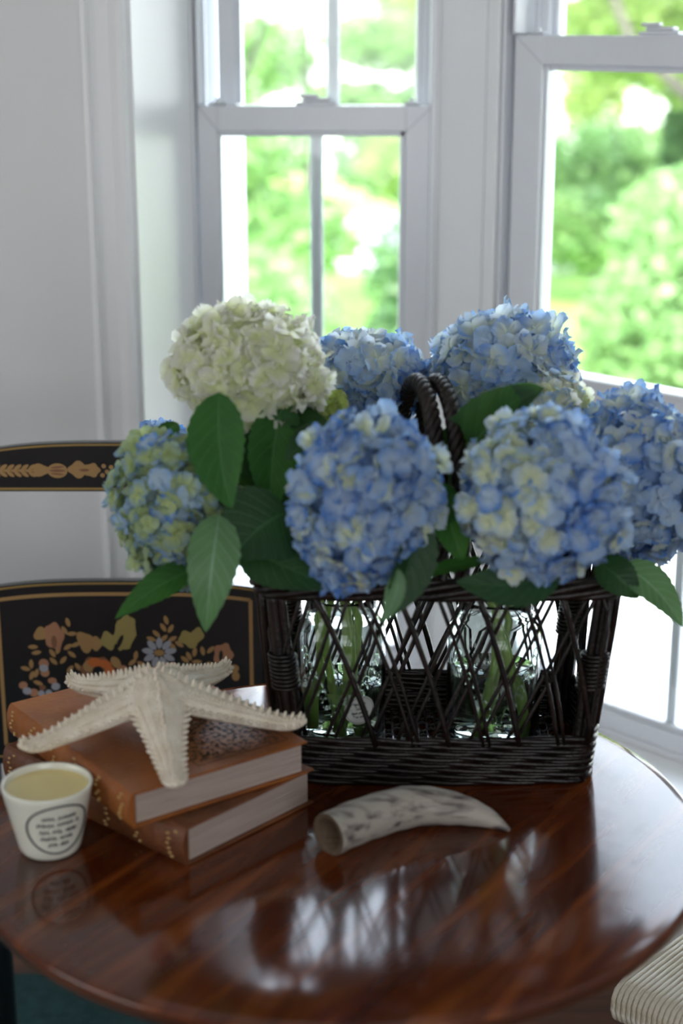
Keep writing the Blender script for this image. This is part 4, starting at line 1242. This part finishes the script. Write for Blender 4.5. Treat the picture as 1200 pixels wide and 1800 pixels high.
blob(79, 1162, 9, 9, 0, 2); blob(81, 1178, 8, 8, 0, 2); blob(79, 1170, 8, 7, 0, 5); blob(43, 1200, 8, 7, 20, 2); blob(62, 1213, 8, 8, 0, 2); blob(50, 1210, 8, 7, 0, 5); blob(94, 1192, 8, 6, 0, 2); blob(100, 1202, 8, 7, 20, 5); blob(75, 1215, 6, 7, 0, 5); blob(88, 1213, 6, 6, 0, 5); blob(77, 1204, 6, 5, 0, 3)
for k in range(9):
    a = k * 40 + 90; alm(281 + math.cos(math.radians(a)) * 20, 1143 - math.sin(math.radians(a)) * 17, a, 11, 6, 5)
blob(281, 1143, 9, 6, 0, 0)
blob(329, 1117, 14, 13, 20, 1, 4, .14); blob(348, 1112, 11, 14, -10, 1, 4, .1); blob(338, 1126, 10, 10, 0, 1)
blob(393, 1146, 17, 21, -5, 2, 5, .13); blob(389, 1148, 3.5, 10, -5, 6); blob(371, 1167, 11, 9, 0, 0, 3, .1); blob(411, 1171, 10, 8, 10, 0); blob(415, 1184, 7, 9, 0, 0)
# crest: a running band of leaves and fruit
for k in range(6):
    x = -4 + k * 12.5
    alm(x, 818, 35, 8, 3.6); alm(x, 830, -35, 8, 3.6); alm(x + 6, 824, 0, 7, 3)
blob(74, 823, 14, 11, 0, 0, 3, .16); blob(103, 824, 17, 13, 0, 0); alm(103, 824, 0, 14, 2.4, 3); alm(103, 818, 6, 12, 1.8, 3); alm(103, 830, -6, 12, 1.8, 3)
blob(140, 822, 17, 14, 0, 0, 4, .14); blob(163, 823, 14, 12, 0, 0, 5, .12); alm(150, 823, 0, 9, 2.5, 3)
for x, y in ((184, 816), (190, 826), (182, 832), (197, 818), (203, 828), (197, 836), (210, 820)): blob(x, y, 4, 4, 0, 0)
for k in range(14):
    x = 218 + k * 12.5
    alm(x, 817, 40, 8, 3.4); alm(x, 830, -40, 8, 3.4); alm(x + 6, 824, 0, 6, 3)
o = cpart('stencil_decoration', b, STM); o['kind'] = 'stuff'
for sx in (pxl - .016, pxr + .016):
    b = MB()
    prf = [(.018, 0), (.018, .40), (.020, .46), (.019, .70), (.017, .96), (.019, 1.0), (.012, 1.03), (.001, 1.036)]
    b.tube([(sx, YC + .004, z) for r, z in prf], [r for r, z in prf], 14)
    cpart('back_post', b, smooth=True)
    b = MB(); prf = [(.013, 0), (.017, .08), (.013, .10), (.018, .25), (.014, .28), (.019, .42)]
    b.tube([(sx, YC - .33, z) for r, z in prf], [r for r, z in prf], 14); cpart('front_leg', b, smooth=True)
b = MB(); b.box(pxl - .02, pxr + .02, YC - .345, YC - .02, .42, .455, bev=.010); cpart('seat', b)
for z in (.16, .26):
    b = MB(); b.tube([(pxl - .016, YC - .33, z), ((pxl + pxr) / 2, YC - .33, z), (pxr + .016, YC - .33, z)], [.009, .014, .009], 10); cpart('stretcher', b, smooth=True)

# ---------------------------------------------------------------- rush-seated chair at the lower right
cn = P(1075, 1735, z=.46); ea = (P(1200, 1790, z=.46) - cn).normalized(); eb = Vector((-ea.y, ea.x, 0))
rc = thing('rush_seat_chair', 'chair with a woven rush seat tucked under the table at the lower right', 'chair', (cn.x, cn.y, 0), rz=math.atan2(ea.y, ea.x))
WS, DS = .42, .38
b0 = MB()
pts = []
for y, z in ((.012, .412), (.004, .420), (-.001, .432), (0, .446), (.006, .455), (.018, .459), (.08, .4585), (.14, .457), (DS / 2, .455), (DS - .14, .457), (DS - .08, .4585), (DS - .018, .459), (DS - .006, .455), (DS, .446), (DS + .001, .432), (DS - .004, .420)):
    pts.append((0, y, z))
b0.tube(pts, .0037, 8)
rm_ = b0.mesh('rush_strand', RUSH)
ns = int(WS / .0070)
for k in range(ns):
    o = link('rush_strand', rm_, rc, loc=(.004 + k * .0070, 0, 0)); o.rotation_euler = (0, 0, rnd.uniform(-.006, .006))
b = MB(); b.box(.004, WS - .004, .004, DS - .004, .415, .452, bev=.008); b.build('seat_frame', CHAIRWOOD, rc, smooth=False)
for x in (.018, WS - .018):
    for y in (.022, DS - .022):
        b = MB(); hgt = .41 if x < .1 else .95
        b.tube([(x, y, 0), (x, y, hgt * .5), (x, y, hgt)], [.013, .017, .014], 12); b.build('leg' if x < .1 else 'back_post', CHAIRWOOD, rc)
for z in (.62, .75, .88):
    b = MB(); b.box(WS - .026, WS - .012, .03, DS - .03, z, z + .06, bev=.004); b.build('back_slat', CHAIRWOOD, rc, smooth=False)
for z in (.14, .24):
    b = MB(); b.tube([(.018, .022, z), (.018, DS / 2, z), (.018, DS - .022, z)], [.007, .010, .007], 8); b.build('stretcher', CHAIRWOOD, rc)
